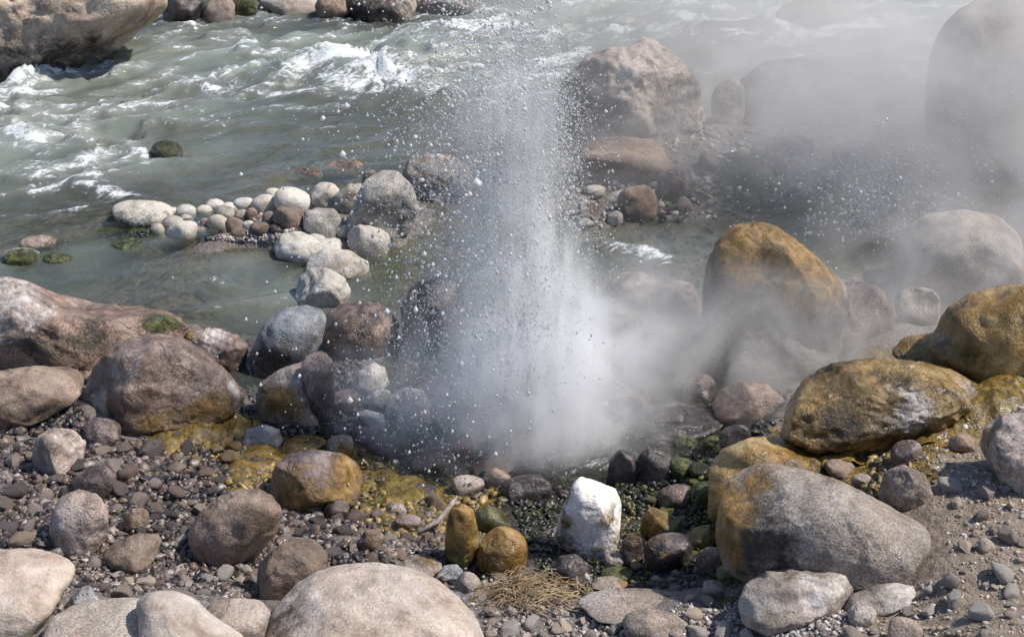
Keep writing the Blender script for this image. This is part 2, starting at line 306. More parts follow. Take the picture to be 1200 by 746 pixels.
GX = axis(-4.6, 4.6, .026, (-90, 90)); GY = axis(2.7, 13.6, .026, (-60, 160))
gx, gy = np.meshgrid(GX, GY); gz = H(gx, gy)
cov = np.zeros((gx.size, 4)); P2 = np.stack([gx.ravel(), gy.ravel()], 1)
for p, r, ch, s in _pw:
    rm = r*np.linalg.norm(p - np.array([0, 0, CAMZ]))/FPX
    d = np.hypot((P2[:, 0]-p[0])/rm, (P2[:, 1]-p[1])/(rm*1.9)); cov[:, ch] = np.maximum(cov[:, ch], s*sstep(1.35, .45, d))
uw = sstep(.03, -.05, gz); cov[:, 3] = np.maximum(cov[:, 3], uw*.45)
far = sstep(6.0, 7.5, P2[:, 1]); cov[:, 2] = np.maximum(cov[:, 2], far*.55*(gz > -.05))
GROUND = link('ground', mesh_np('ground', np.stack([gx.ravel(), gy.ravel(), gz], 1), grid_faces(len(GX), len(GY)), ground_mat(), cov))
tag(GROUND, kind='structure')

# ------------------------------------------------------------------ river water
FD = np.array([-.86, -.51]); FD /= np.linalg.norm(FD); FN = np.array([-FD[1], FD[0]])
FOAM = [(350,92,500,98,26,.85),(300,100,380,96,14,.7),(10,112,90,88,13,.7),(60,130,0,150,12,.5),(100,190,170,180,12,.5),(480,62,640,48,18,.6),(555,548,690,540,22,.5),(400,105,520,112,22,.75),(480,60,640,40,22,.6),(620,60,820,45,20,.6),(560,100,660,80,18,.6),(30,100,100,80,10,.6),(0,175,60,180,9,.5),(850,25,1080,28,16,.7),(60,90,20,110,9,.7),(130,80,60,105,8,.6),(70,140,0,150,10,.5),(200,85,120,110,10,.45),(300,80,240,90,8,.5),(380,75,460,80,14,.9),(420,100,500,105,18,.8),(500,90,560,100,18,.7),(350,130,480,125,10,.5),(120,160,60,185,10,.45),(250,130,160,140,9,.45),(700,50,800,40,14,.6),(850,45,1000,42,18,.7),(820,30,850,20,16,.7),(400,88,488,96,16,1.3),(430,100,480,110,12,1.1),(330,92,400,88,9,.8),(240,108,400,100,8,.75),(300,112,420,120,7,.6),(215,72,285,58,6,1),(245,50,290,44,4,.8),(150,100,220,92,6,.6),
 (20,108,80,86,7,1),(0,122,60,110,8,.8),(50,115,150,80,5,.6),(0,135,30,132,6,.9),(0,165,45,172,8,.9),(100,195,150,178,9,.8),(150,178,180,190,5,.9),(40,228,110,218,8,.9),(90,226,160,232,6,1),
 (100,150,200,130,6,.5),(200,145,330,130,6,.45),(60,205,110,190,8,.5),(330,160,400,150,5,.4),(420,60,560,55,9,.6),(500,40,600,30,12,.8),(490,75,640,60,12,.6),(640,62,740,38,8,.8),(690,30,800,18,8,.7),
 (520,120,640,95,9,.6),(600,85,690,66,8,.7),(800,32,900,34,9,.9),(900,34,960,38,6,1),(960,38,1080,34,7,.8),(820,60,960,50,8,.6),(830,88,870,84,8,.7),(1050,85,1085,105,12,.8),(1060,70,1085,80,8,.6),(620,20,700,8,8,.7),(780,12,840,8,10,.9),
 (860,12,1100,8,6,.5),(240,160,300,148,5,.4),(560,150,640,140,10,.5),(200,20,290,30,3,.4),(1000,60,1085,52,6,.6),
 (700,285,780,305,8,.8),(960,215,1090,225,25,.5),(180,35,230,38,2.5,.7),(240,95,250,110,3,.4),(230,365,330,350,6,.35),(250,330,262,338,4,.5),(440,300,500,290,8,.3),(310,360,340,358,5,.4)]
WX = np.arange(-7.0, 7.01, .025); WY = np.concatenate([np.arange(3.2, 10.5, .022), np.arange(10.5, 16.0, .035)])
wx, wy = np.meshgrid(WX, WY); wp = np.stack([wx.ravel(), wy.ravel()], 1); wz0 = H0(wx, wy)
TURB = [(100,330,.06),(250,330,.06),(300,290,.05),(50,300,.15),(300,380,.12),(250,225,.18),(100,240,.9),(0,200,1),(150,180,.9),(200,120,1),(400,160,.4),(300,190,.25),(430,190,.18),(400,90,1.3),(550,100,1.1),(550,180,.4),(300,40,.7),(200,50,.7),(450,40,.8),(700,20,1),(900,50,1),(1050,60,1),(800,90,.5),(-200,150,1),
 (600,540,.2),(500,540,.15),(750,300,.3),(950,280,.3),(1020,225,.7),(440,310,.2),(850,440,.3),(620,300,.3),(800,380,.3)]
tc_ = np.array([at_z(a, b, 0)[:2] for a, b, _ in TURB]); tv = np.array([t for *_, t in TURB]); turb = np.empty(len(wp))
for s in range(0, len(wp), 20000):
    w_ = 1/(((wp[s:s+20000, None]-tc_[None])**2).sum(2)+.02)**1.5; turb[s:s+20000] = (w_*tv).sum(1)/w_.sum(1)
u_ = wp@FD; v_ = wp@FN
wf = np.stack([u_, v_, 0*u_], 1)
warp = 0.35*fbm(wf*1.3+3, 2)
A = np.stack([u_*1.3+warp, v_*3.0+warp, 0*u_], 1)
n1 = fbm(A, 4, .55); rid = 1-np.abs(fbm(np.stack([u_*1.0+warp, v_*2.6-warp, 0*u_+9], 1), 4, .55))
n2 = fbm(np.stack([u_*5+warp, v_*8, 0*u_+4], 1), 3)
wz = turb*(.036*n1 + .05*np.maximum(rid-.72, 0)/.28 + .006*n2)
foam = np.zeros(len(wp))
brk = .5 + .9*fbm(np.stack([u_*2.2, v_*6, 0*u_+2], 1), 3)
for x0, y0, x1, y1, wd, st in FOAM:
    a = at_z(x0, y0, 0)[:2]; b = at_z(x1, y1, 0)[:2]; ab = b-a; L2 = ab@ab
    c = (a+b)/2; wm = wd*np.hypot(c[1], CAMZ)/FPX*1.9
    sel = np.where((np.abs(wp-c) < (np.sqrt(L2)/2+3*wm)).all(1))[0]; q = wp[sel]
    t = np.clip(((q-a)@ab)/L2, 0, 1); dd = np.linalg.norm(q-(a+t[:, None]*ab), axis=1)
    g = st*np.exp(-(dd/wm)**2)
    foam[sel] = np.maximum(foam[sel], g*np.clip(.45+.55*brk[sel]+.2, .25, 1.3)); wz[sel] += .055*np.minimum(g, 1)*(.6+.5*n1[sel])
foam = np.maximum(foam, (.09+np.clip((rid-.76)*3.2, 0, .58))*sstep(.3, .9, turb)*np.clip(.55+brk*.6, 0, 1.1))
depth = np.clip(wz - wz0, 0, 1); opac = 1-np.exp(-np.maximum(0-wz0, 0)/.17)
wc = np.stack([np.clip(foam, 0, 1), opac, np.clip(turb, 0, 1), np.ones(len(wp))], 1)
def water_mat():
    m = NT('silty_river_water'); tc = m.n('TexCoord'); at = m.n('Attribute', attribute_name='cov'); sx = m.n('SeparateColor'); m.l(at.outputs['Color'], sx.inputs[0])
    mp = m.n('Mapping'); mp.vector_type = 'TEXTURE'; mp.inputs['Rotation'].default_value = (0, 0, math.atan2(FD[1], FD[0])); mp.inputs['Scale'].default_value = (1.9, .8, 1); m.l(tc.outputs['Object'], mp.inputs['Vector']); v = mp.outputs[0]
    fo = m.noise(v, 16, 8, .68, .9); fo2 = m.noise(v, 60, 5, .7, .4)
    f = m.math('ADD', m.math('MULTIPLY', fo, .65), m.math('MULTIPLY', fo2, .35))
    f = m.mr(f, .33, .67, 0, 1, False); thr = m.mr(sx.outputs[0], 0, 1, 1.0, .12, False)
    ff = m.mr(m.math('SUBTRACT', f, thr), -.06, .34)
    ff = m.math('MULTIPLY', ff, m.mr(sx.outputs[0], .04, .25))
    mk = m.ramp(m.noise(v, 2.2, 5, .6), [(.35, (.155,.170,.138)), (.5, (.195,.215,.178)), (.65, (.24,.264,.228))])
    mk = m.mix(m.mr(sx.outputs[0], .05, .8, 0, .6), mk, c4((.40,.43,.41)))
    d = m.n('BsdfDiffuse'); m.l(mk, d.inputs[0]); tr = m.n('BsdfTransparent'); tr.inputs[0].default_value = (.80, .82, .72, 1)
    bp = m.n('Bump'); bp.inputs['Distance'].default_value = .02; m.l(m.mr(sx.outputs[2], 0, 1, .06, .42, False), bp.inputs['Strength']); m.l(m.math('ADD', m.noise(v, 24, 6, .6, .5), m.math('MULTIPLY', ff, .4)), bp.inputs['Height'])
    m.l(bp.outputs[0], d.inputs['Normal'])
    s1 = m.n('MixShader'); m.l(sx.outputs[1], s1.inputs[0]); m.l(tr.outputs[0], s1.inputs[1]); m.l(d.outputs[0], s1.inputs[2])
    gl = m.n('BsdfGlossy'); gl.inputs['Roughness'].default_value = .09; gl.inputs[0].default_value = (.9, .92, .95, 1); m.l(bp.outputs[0], gl.inputs['Normal'])
    fr = m.n('Fresnel'); fr.inputs[0].default_value = 1.33; m.l(bp.outputs[0], fr.inputs['Normal'])
    s2 = m.n('MixShader'); m.l(fr.outputs[0], s2.inputs[0]); m.l(s1.outputs[0], s2.inputs[1]); m.l(gl.outputs[0], s2.inputs[2])
    fd = m.n('BsdfPrincipled'); fd.inputs['Base Color'].default_value = (.80, .82, .82, 1); fd.inputs['Roughness'].default_value = .35
    bp2 = m.n('Bump'); bp2.inputs['Strength'].default_value = .8; bp2.inputs['Distance'].default_value = .02; m.l(fo2, bp2.inputs['Height']); m.l(bp2.outputs[0], fd.inputs['Normal'])
    s3 = m.n('MixShader'); m.l(ff, s3.inputs[0]); m.l(s2.outputs[0], s3.inputs[1]); m.l(fd.outputs[0], s3.inputs[2]); m.l(s3.outputs[0], m.out.inputs[0])
    return m.m
WATER = link('river', mesh_np('river', np.stack([wp[:, 0], wp[:, 1], wz], 1), grid_faces(len(WX), len(WY)), water_mat(), wc)); tag(WATER, kind='structure')

# ------------------------------------------------------------------ rocks
OUTL = []          # outlines of the placed rocks, for keeping pebbles clear
def ell(cx, cy, w, h, rot=0, k=2.3, seed=0):
    r = np.random.default_rng(int(cx*7+cy*13+seed)); th = np.linspace(0, 2*np.pi, 28, endpoint=False); c, s = np.cos(th), np.sin(th)
    rad = (np.abs(c)**k+np.abs(s)**k)**(-1/k)*(1+.05*np.sin(2*th+r.uniform(0, 6))+.04*np.sin(3*th+r.uniform(0, 6)))
    x, y = rad*c*w/2, rad*s*h/2; a = math.radians(rot)
    return [(cx+x_*math.cos(a)-y_*math.sin(a), cy+x_*math.sin(a)+y_*math.cos(a)) for x_, y_ in zip(x, y)]
def polar(poly, nth=180):
    P = np.array(poly, float); lo, hi = P.min(0), P.max(0); c = (lo+hi)/2; th = np.linspace(-np.pi, np.pi, nth, endpoint=False)
    R = np.zeros(nth); A, B = P-c, np.roll(P, -1, 0)-c
    for k, t in enumerate(th):
        d = np.array([math.cos(t), math.sin(t)]); e = B-A; den = d[0]*e[:, 1]-d[1]*e[:, 0]; den = np.where(np.abs(den) < 1e-9, 1e-9, den)
        tt = (A[:, 0]*e[:, 1]-A[:, 1]*e[:, 0])/den; ss = (A[:, 0]*d[1]-A[:, 1]*d[0])/den
        ok = (ss >= -1e-6) & (ss <= 1+1e-6) & (tt > 0); R[k] = tt[ok].max() if ok.any() else 1
    ker = np.array([1, 2, 3, 2, 1.])/9; R = sum(w*np.roll(R, s) for w, s in zip(ker, range(-2, 3)))
    return c, (hi-lo)/2, R, th
def rock(name, label, cat, poly, mat, thick=.8, res=4, facets=0, rough=1.0, group=None, base=None, sink=.0, depth=None, stain_shade=(), seed=None, flat=.75, crag=None, bury=.24):
    if crag is None: crag = .10 if mat in ('tan', 'pale', 'bluegrey') else .5
    if mat not in ('tan', 'pale', 'bluegrey', 'grey') and res >= 4: facets = facets+2
    global OUTL
    OUTL.append(np.array(poly, float)); P_ = np.array(poly, float); ylo, yhi = P_[:, 1].min(), P_[:, 1].max(); ym = (ylo+yhi)/2
    if base is None: base = min(ym+(yhi-ylo)*.46, 800)
    P_[:, 1] = np.where(P_[:, 1] > ym, ym+(P_[:, 1]-ym)*(1+2*bury), P_[:, 1])      # the part that the gravel or the water hides
    c, hf, R, th = polar(P_); seed = seed if seed is not None else int(abs(c[0]*31+c[1]*57)) % 9973; r = np.random.default_rng(seed)
    G = ground(c[0], base)
    if depth is not None: G = at_y(c[0], c[1]+hf[1]*.9, depth)
    d0 = to_px(G)[2]; a = hf[0]*d0/FPX; T = thick*a
    hm = hf[1]*d0/FPX; cz = math.sqrt(max(hm*hm-(T*SP)**2, (.45*hm)**2))/CP
    yc = G[1] + .62*T; C = at_y(c[0], c[1], yc); mp = to_px(C)[2]/FPX
    S, F = ico(res); sx, sy, sz = S[:, 0], S[:, 2], S[:, 1]
    rho = np.sqrt(sx*sx+sy*sy)+1e-9; ang = np.arctan2(-sy, sx); Ri = np.interp(ang, np.append(th, np.pi), np.append(R, R[0]))
    rr = rho**flat; X = Ri*np.cos(ang)*rr*mp; Z = -Ri*np.sin(ang)*rr*(cz/hf[1]); Y = T*np.sign(sz)*np.abs(sz)**(.5+flat/2)
    V = np.stack([X, Y, Z], 1); sz_ = np.array([a, T, cz])
    N = V/sz_; 
    for k in range(facets):
        n = r.normal(size=3); n[2] = n[2]*.8+.25; n /= np.linalg.norm(n); dd = r.uniform(.62, .86); over = N@n-dd
        N = N - np.where(over > 0, over*.88, 0)[:, None]*n
    V = N*sz_; size = (a*T*cz)**(1/3); nrm = N/np.linalg.norm(N, axis=1)[:, None]/sz_; nrm /= np.linalg.norm(nrm, axis=1)[:, None]
    q = V/size + r.uniform(-50, 50, 3)
    disp = .10*fbm(q*.9, 2) + .05*fbm(q*2.4, 4, .55)
    if crag: disp = disp + crag*(.10*(.5-np.abs(perlin(q*1.8)))+.05*(.5-np.abs(perlin(q*4.2)))+.02*fbm(q*9, 3))
    V = V + nrm*(disp*size*rough)[:, None]
    for _ in range(3):            # fit to the outline's box
        px, py, _d = to_px(V+C); lo = np.array([px.min(), py.min()]); hi = np.array([px.max(), py.max()])
        V[:, 0] *= np.clip(2*hf[0]/(hi[0]-lo[0]), .6, 1.6); V[:, 2] *= np.clip(2*hf[1]/(hi[1]-lo[1]), .6, 1.6)
        px, py, _d = to_px(V+C); dx = c[0]-(px.min()+px.max())/2; dy = c[1]-(py.min()+py.max())/2
        C = C + np.array([dx*mp, 0, -dy*mp/CP])
    nb = {6: 90, 5: 72, 4: 40, 3: 20}.get(res, 20); bi = np.linspace(-np.pi, np.pi, nb, endpoint=False)
    for _ in range(9):            # then to the outline itself, direction by direction
        px, py, _d = to_px(V+C); ox, oy = px-c[0], py-c[1]; an = np.arctan2(oy, ox); ra = np.hypot(ox, oy)
        kb = ((an+np.pi)/(2*np.pi)*nb).astype(int) % nb; mx = np.zeros(nb); np.maximum.at(mx, kb, ra)
        want = np.interp(bi+np.pi/nb, th, R); q_ = np.where(mx > 0, want/np.maximum(mx, 1e-6), 1)
        q_ = sum(w*np.roll(q_, s_) for w, s_ in zip((.25, .5, .25), (-1, 0, 1))); q_ = np.clip(q_, .8, 1.3)
        q_ = np.interp(an, np.append(bi, np.pi)+np.pi/nb, np.append(q_, q_[0]), period=2*np.pi)
        wgt = np.clip(ra/np.interp(an, np.append(th, np.pi), np.append(R, R[0])), 0, 1); q_ = 1+(q_-1)*wgt
        V[:, 0] *= q_; V[:, 2] += (oy*(1-q_))*mp/CP
    C = C - np.array([0, 0, sink])
    cv = np.zeros((len(V), 4)); px, py, dp = to_px(V+C)
    for st in stain_shade:               # growth, crust, wet tone and some painted light and shade: (pixel, radius, channel, strength)
        sxp, syp, rp, ch, stg = st[:5]
        dist = np.hypot(px-sxp, py-syp) + np.where(dp > to_px(C)[2]+.25*T, 1e4, 0); k = int(dist.argmin()); P0 = V[k]; rm = rp*dp[k]/FPX
        asp = st[5] if len(st) > 5 else 1.0
        d = np.sqrt(((V[:, 0]-P0[0])/asp)**2 + (V[:, 1]-P0[1])**2*.35 + (V[:, 2]-P0[2])**2)/rm
        cv[:, ch] = np.maximum(cv[:, ch], stg*sstep(1.7, .25, d))
    zb = V[:, 2].min(); V[:, 2] -= zb; o = link(name, mesh_np(name, V, F, M[mat], cv), (C[0], C[1], C[2]+zb))
    return tag(o, label, cat, group)
OC, GR, WH, DK = 0, 1, 2, 3  # DK serves dark wet stone and painted shade, WH crust and some painted sheen
E = ell
# --- near bank, boulders
rock('boulder', 'big smooth tan boulder cut by the bottom edge of the photo', 'boulder', [(298,790),(303,748),(312,725),(328,702),(350,680),(372,668),(400,660),(440,658),(480,664),(510,676),(535,695),(556,716),(572,742),(580,790)], 'tan', .8, 6, rough=.8, stain_shade=[(330,735,34,DK,.45),(372,700,10,WH,.7),(470,690,60,WH,.3)], base=790)  # DK paints the shade of the left foot into the colour
rock('boulder', 'broad pale pink boulder with flat top at the bottom left corner, lower of two', 'boulder', [(44,800),(48,745),(60,722),(85,708),(115,702),(150,699),(185,702),(212,714),(228,738),(234,800)], 'tan', .8, 5, rough=.7, base=800)
rock('boulder', 'tan sloping boulder tucked behind the broad pale corner boulder', 'boulder', [(158,705),(178,691),(205,690),(228,699),(252,722),(285,742),(300,770),(260,800),(200,800),(165,760)], 'tan', .8, 5, rough=.8)
rock('boulder', 'pinkish cream boulder running out of the left edge of the photo', 'boulder', [(-70,660),(-30,646),(0,643),(40,641),(68,647),(88,660),(90,674),(76,692),(56,716),(38,736),(0,742),(-70,742)], 'tan', .9, 5, rough=.9, stain_shade=[(30,710,30,WH,.3)])
rock('stone', 'blue grey wedge stone showing between the two corner boulders', 'stone', [(70,714),(84,698),(96,686),(106,685),(119,704),(108,716),(88,720)], 'bluegrey', .8, 4, 5)
rock('boulder', 'upright egg shaped pinkish grey boulder among the wet gravel', 'boulder', [(56,622),(60,602),(70,582),(92,572),(116,579),(128,598),(126,622),(112,640),(88,647),(64,640)], 'pink', .85, 5, rough=.8, stain_shade=[(66,632,16,OC,.35)])
rock('stone', 'brown tan stone with pointed end right of the egg shaped boulder', 'stone', [(117,650),(133,638),(158,624),(184,623),(191,633),(183,650),(170,664),(150,669),(129,662)], 'brown', .8, 4, 3, rough=.8)
rock('boulder', 'large brown speckled boulder sitting on wet dark gravel', 'boulder', [(219,622),(234,600),(254,582),(276,573),(302,571),(321,581),(333,600),(326,621),(301,641),(286,656),(262,663),(239,656),(224,641)], 'brown', .8, 5, 3, rough=.8, stain_shade=[(325,615,14,OC,.4)])
rock('stone', 'brown wedge slab between the speckled boulder and the big tan boulder', 'stone', [(298,690),(303,660),(320,642),(345,628),(370,632),(386,650),(384,668),(350,684),(325,700),(305,705)], 'brown', .7, 5, 3)
rock('stone', 'flat tan slab in front of the brown wedge slab', 'stone', [(238,716),(252,703),(278,700),(305,702),(318,716),(310,742),(280,745),(250,735)], 'tan', .7, 4, 2)
rock('stone', 'small rusty brown lump with angular faces by the pointed brown stone', 'stone', E(160,608,33,27), 'brown', .9, 4, 5, stain_shade=[(162,612,12,OC,.5)])
rock('stone', 'round cracked pinkish stone standing alone in the gravel', 'stone', [(37,532),(43,511),(62,500),(86,503),(102,518),(98,536),(80,551),(56,557),(40,549)], 'pink', .9, 5, 2, rough=1.2, stain_shade=[(60,515,18,WH,.45)])
rock('stone', 'lumpy purple brown stone at the foot of the dome boulder', 'stone', E(119,505,44,34,5), 'purple', .9, 4, 2, rough=1.6)
rock('stone', 'flat dark wedge stone with mottled top behind the egg boulder', 'stone', [(76,576),(85,560),(105,545),(125,543),(138,556),(134,572),(118,582),(95,585)], 'purple', .8, 4, 4, stain_shade=[(110,555,20,DK,.6)])
rock('boulder', 'reddish brown dome boulder with salt crusted edge and ochre foot', 'boulder', [(96,478),(99,452),(108,432),(122,414),(150,396),(185,390),(214,395),(240,410),(268,435),(291,458),(276,474),(250,484),(205,486),(172,494),(142,506),(118,498),(104,494)], 'red', .75, 6, 3, rough=.9, crag=.25,
     stain_shade=[(118,475,18,WH,.9),(106,450,14,WH,.9),(104,480,14,WH,.8),(150,402,25,WH,.2,2),(275,456,12,WH,.8),(250,478,18,OC,.8,2),(190,490,14,OC,.7,2),(150,425,30,WH,.25),(165,455,25,WH,.2),(210,420,25,DK,.4)])
rock('boulder', 'wide low ledge of brown rock with pale grey shoulder by the pool', 'boulder', [(-70,345),(-30,328),(0,322),(32,327),(68,344),(118,355),(172,357),(205,364),(226,382),(212,398),(160,405),(120,425),(80,440),(0,440),(-70,440)], 'red', .55, 6, 5, rough=1.0, crag=.6, flat=.55, base=438,
     stain_shade=[(15,350,42,WH,.75),(50,355,25,WH,.5),(195,376,17,GR,1,1.6),(80,405,30,GR,.45,1.5),(30,400,26,DK,.8),(110,402,25,DK,.7),(130,365,50,OC,.12)])
rock('stone', 'rough crusted purple grey rock at the pool edge beside the dome boulder', 'stone', [(212,398),(222,386),(250,383),(278,391),(292,404),(287,424),(268,442),(238,436),(218,420)], 'purple', .7, 5, 4, rough=1.5, crag=1.0, stain_shade=[(220,392,12,OC,.9),(250,392,22,WH,.5)])
rock('boulder', 'low brown slab below the wide ledge at the left edge', 'boulder', [(-70,450),(0,434),(45,427),(92,431),(101,446),(92,468),(50,484),(0,494),(-70,500)], 'brown', .6, 5, 3, rough=1.2, crag=.5)
rock('stone', 'black wet broken rock in the hollow of the wide ledge', 'stone', [(8,410),(20,396),(45,393),(64,402),(68,416),(50,424),(20,422)], 'dark', .7, 4, 6, rough=1.6, crag=1.0, depth=4.95)
rock('stone', 'dark rounded stone wedged between the ledge and the dome boulder', 'stone', E(108,412,26,24), 'dark', .9, 4, 3)
rock('stone', 'angular rock with pale ridge and ochre front face beside the slate egg boulder', 'stone', [(299,464),(304,448),(328,432),(358,421),(366,424),(374,448),(380,482),(362,498),(332,498),(308,492)], 'pink', .8, 5, 7, rough=.8, stain_shade=[(325,470,24,OC,.9),(345,480,20,OC,.6),(330,440,16,WH,.5,2)])
rock('stone', 'tall purple grey block leaning behind the angular ochre faced rock', 'stone', [(350,432),(360,413),(383,411),(392,425),(393,460),(386,498),(372,492),(360,460)], 'purple', .8, 4, 6)
rock('boulder', 'smooth slate grey egg boulder with shiny top at the end of the pool', 'boulder', [(291,432),(294,406),(309,379),(330,362),(355,356),(377,361),(384,374),(378,400),(362,421),(336,438),(310,443)], 'bluegrey', .85, 5, rough=.5, stain_shade=[(320,425,34,DK,.8),(345,365,20,WH,.3)])  # WH paints sky sheen on top; DK is brown foot plus painted shade
rock('boulder', 'smooth reddish purple egg boulder wet with spray', 'boulder', [(375,388),(384,366),(404,353),(430,352),(455,361),(469,380),(463,402),(440,416),(410,419),(386,410)], 'red', .85, 5, rough=.5, stain_shade=[(430,400,28,DK,.6)])
rock('stone', 'grey white stone with pitted top behind the slate egg boulder', 'stone', [(345,345),(350,325),(364,313),(385,314),(404,325),(412,340),(405,356),(378,364),(352,360)], 'grey', .85, 5, 3)
rock('boulder', 'black wet boulder seen through the falling drops', 'boulder', [(468,360),(482,332),(510,322),(535,330),(550,358),(548,395),(530,418),(495,420),(474,400)], 'dark', .85, 5, 3)
rock('stone', 'white mineral coated round stone with grey spots near the vent', 'stone', [(449,484),(456,464),(474,453),(494,456),(505,471),(503,490),(490,503),(464,501)], 'pale', .9, 5, 3, rough=.9, stain_shade=[(480,465,26,WH,.9),(477,459,6,DK,.8),(463,490,10,DK,.5)])
rock('stone', 'pale cone shaped stone behind the white spotted stone', 'stone', [(408,454),(420,434),(438,423),(452,431),(457,448),(440,460),(420,462)], 'grey', .8, 4, 5, stain_shade=[(440,428,10,WH,.7)])
rock('stone', 'white splintered stone touching the left side of the spotted stone', 'stone', [(416,484),(428,479),(448,484),(456,494),(452,504),(435,500),(424,492)], 'pale', .6, 4, 6)
rock('stone', 'pale grey slab between the cone stone and the spotted stone', 'stone', [(428,466),(440,456),(458,457),(458,474),(446,482),(432,478)], 'pale', .7, 4, 4)
rock('stone', 'upright pink brown stone in the steam below the vent', 'stone', [(528,535),(532,515),(543,505),(554,512),(556,535),(546,549),(533,547)], 'purple', .8, 4, 2)
for lab, e, mt in [('pale cracked rock in the thickest steam of the vent', (575,428,34,40,-20), 'greytan'), ('low grey pink rock right of the upright pink brown stone', (578,545,54,24,-8), 'pink'), ('cream stone lit through steam on the vent rim', (612,525,42,36,10), 'pale'),
     ('dark wet cobble between the spotted stone and the upright pink stone', (505,542,46,30,-10), 'dark'), ('dark flat cobble below the spotted white stone', (455,522,52,26,10), 'dark'), ('dark rounded rock behind the white block stone', (618,572,58,34,0), 'dark'),
     ('grey wet rock on the far rim of the vent', (640,452,48,30,0), 'greytan'), ('wet brown rock right of the vent in steam', (735,470,60,36,0), 'purple')]:
    rock('stone', lab, 'stone', E(*e), mt, .8, 4, 4)
rock('boulder', 'purple brown boulder with ochre algae skirt at the runoff', 'boulder', [(314,578),(320,548),(338,531),(368,526),(400,530),(418,541),(427,560),(418,582),(392,594),(350,598),(324,593)], 'purple', .8, 5, 4, rough=1.0, crag=.3, stain_shade=[(345,580,28,OC,.9,1.5),(405,560,26,OC,1),(390,582,24,OC,.8),(420,550,15,OC,.9)])
rock('stone', 'wet glinting grey stone above the ochre skirted boulder', 'stone', [(283,518),(288,502),(310,497),(328,502),(332,516),(318,527),(295,527)], 'bluegrey', .7, 4, 5)
rock('stone', 'flat ochre stained stone just behind the ochre skirted boulder', 'stone', [(322,526),(332,514),(360,508),(382,512),(384,522),(360,530),(335,532)], 'ochre', .7, 4, 3)
rock('stone', 'grey round stone with yellow rim beside the ochre runoff', 'stone', E(398,522,34,26), 'greytan', .8, 4, 3, stain_shade=[(405,528,12,OC,.6)])
rock('boulder', 'broken red brown rock shelf between the wide ledge and the low brown slab', 'rock shelf', [(-60,402),(0,396),(40,404),(85,402),(120,410),(122,438),(90,452),(40,446),(-60,452)], 'red', .6, 5, 5, crag=1.6, rough=1.3, stain_shade=[(40,420,30,DK,.9,2),(90,425,22,DK,.7),(70,408,18,GR,.5)])
rock('boulder', 'black wet rock slab running down beside the red brown boulder into the steam', 'boulder', [(700,500),(730,478),(790,470),(845,480),(850,500),(800,516),(730,520)], 'dark', .6, 5, 5, crag=1.0)
# --- middle foreground
rock('stone', 'tall ochre brown stone standing beside the driftwood twig', 'stone', [(521,645),(522,612),(529,594),(544,588),(556,599),(562,626),(556,652),(545,669),(530,667)], 'ochre', .8, 5, 3, stain_shade=[(548,605,14,WH,.4),(530,655,18,GR,.6)])
rock('stone', 'ochre egg shaped stone just right of the tall ochre stone', 'stone', E(589,645,58,56,20), 'ochre', .85, 5, rough=.6, stain_shade=[(580,655,22,GR,.4)])
rock('stone', 'smooth olive green stone behind the ochre egg stone', 'stone', [(553,612),(558,596),(572,590),(588,598),(601,612),(596,622),(570,622)], 'olive', .8, 4, rough=.5)
rock('stone', 'bright white block shaped stone standing in front of the geyser', 'stone', [(648,628),(656,602),(670,566),(680,557),(696,562),(722,572),(729,590),(726,628),(719,650),(702,655),(676,645),(655,635)], 'white', .7, 6, 1, rough=.7, crag=.45, flat=.5, bury=.1, stain_shade=[(668,572,14,OC,.9),(665,640,28,DK,.6),(658,610,15,OC,.75),(715,605,12,OC,.6),(700,645,20,OC,.4),(690,600,16,DK,.25)])  # DK at the foot is painted shade below the overhanging front
rock('stone', 'small pebbly grey stone under the right corner of the white block', 'stone', E(720,655,26,18,0), 'greytan', .8, 4, 4)
rock('stone', 'flat pale tan boulder lying low in the gravel below the white block', 'boulder', [(674,706),(690,693),(720,688),(760,689),(790,693),(801,703),(786,716),(742,726),(700,722)], 'greytan', .7, 5, rough=.7, stain_shade=[(788,702,10,GR,.6)])
rock('stone', 'rough grey slab half buried in front of the flat pale boulder', 'stone', [(728,728),(735,716),(758,711),(790,717),(808,730),(800,742),(765,748),(735,742)], 'greytan', .7, 4, 3, rough=1.3)
rock('stone', 'dark oval stone below the yellow wedge rock', 'stone', E(784,646,60,44,-5), 'dark', .8, 5, rough=.6, stain_shade=[(775,640,20,OC,.35)])
rock('stone', 'olive yellow wedge rock behind the dark oval stone', 'stone', [(748,628),(752,605),(762,592),(780,598),(800,610),(798,628),(775,634)], 'olive', .8, 4, 6, stain_shade=[(768,612,22,OC,.8)])
rock('stone', 'black angular stone with yellow top touching the white block', 'stone', [(724,655),(728,634),(740,623),(752,630),(756,648),(750,662),(735,664)], 'dark', .8, 4, 6, stain_shade=[(742,627,9,OC,1)])
rock('stone', 'flat stone with ochre edge between the white block and the flat boulder', 'stone', [(690,687),(698,676),(718,674),(735,680),(738,688),(720,693)], 'greytan', .7, 4, 3, stain_shade=[(733,684,8,OC,.8)])
rock('stone', 'dark grey rounded stone in shadow below the white block', 'stone', [(646,668),(655,650),(675,648),(692,662),(690,680),(668,686)], 'dark', .8, 4, 3)
rock('stone', 'black and white chipped stone beside the straw', 'stone', E(682,676,24,18,20), 'bluegrey', .8, 4, 5, stain_shade=[(690,674,5,WH,.9)])
rock('stone', 'blue grey faceted stone above the straw clump', 'stone', [(512,672),(520,662),(535,660),(543,668),(538,680),(522,681)], 'bluegrey', .8, 4, 5)
rock('stone', 'dark grey cobble right of the blue grey faceted stone', 'stone', E(548,684,30,28,30), 'greytan', .8, 4, 3)
rock('stone', 'flat dark stone on the slope of the big tan boulder', 'stone', E(535,700,30,16,25), 'bluegrey', .8, 4, 3)
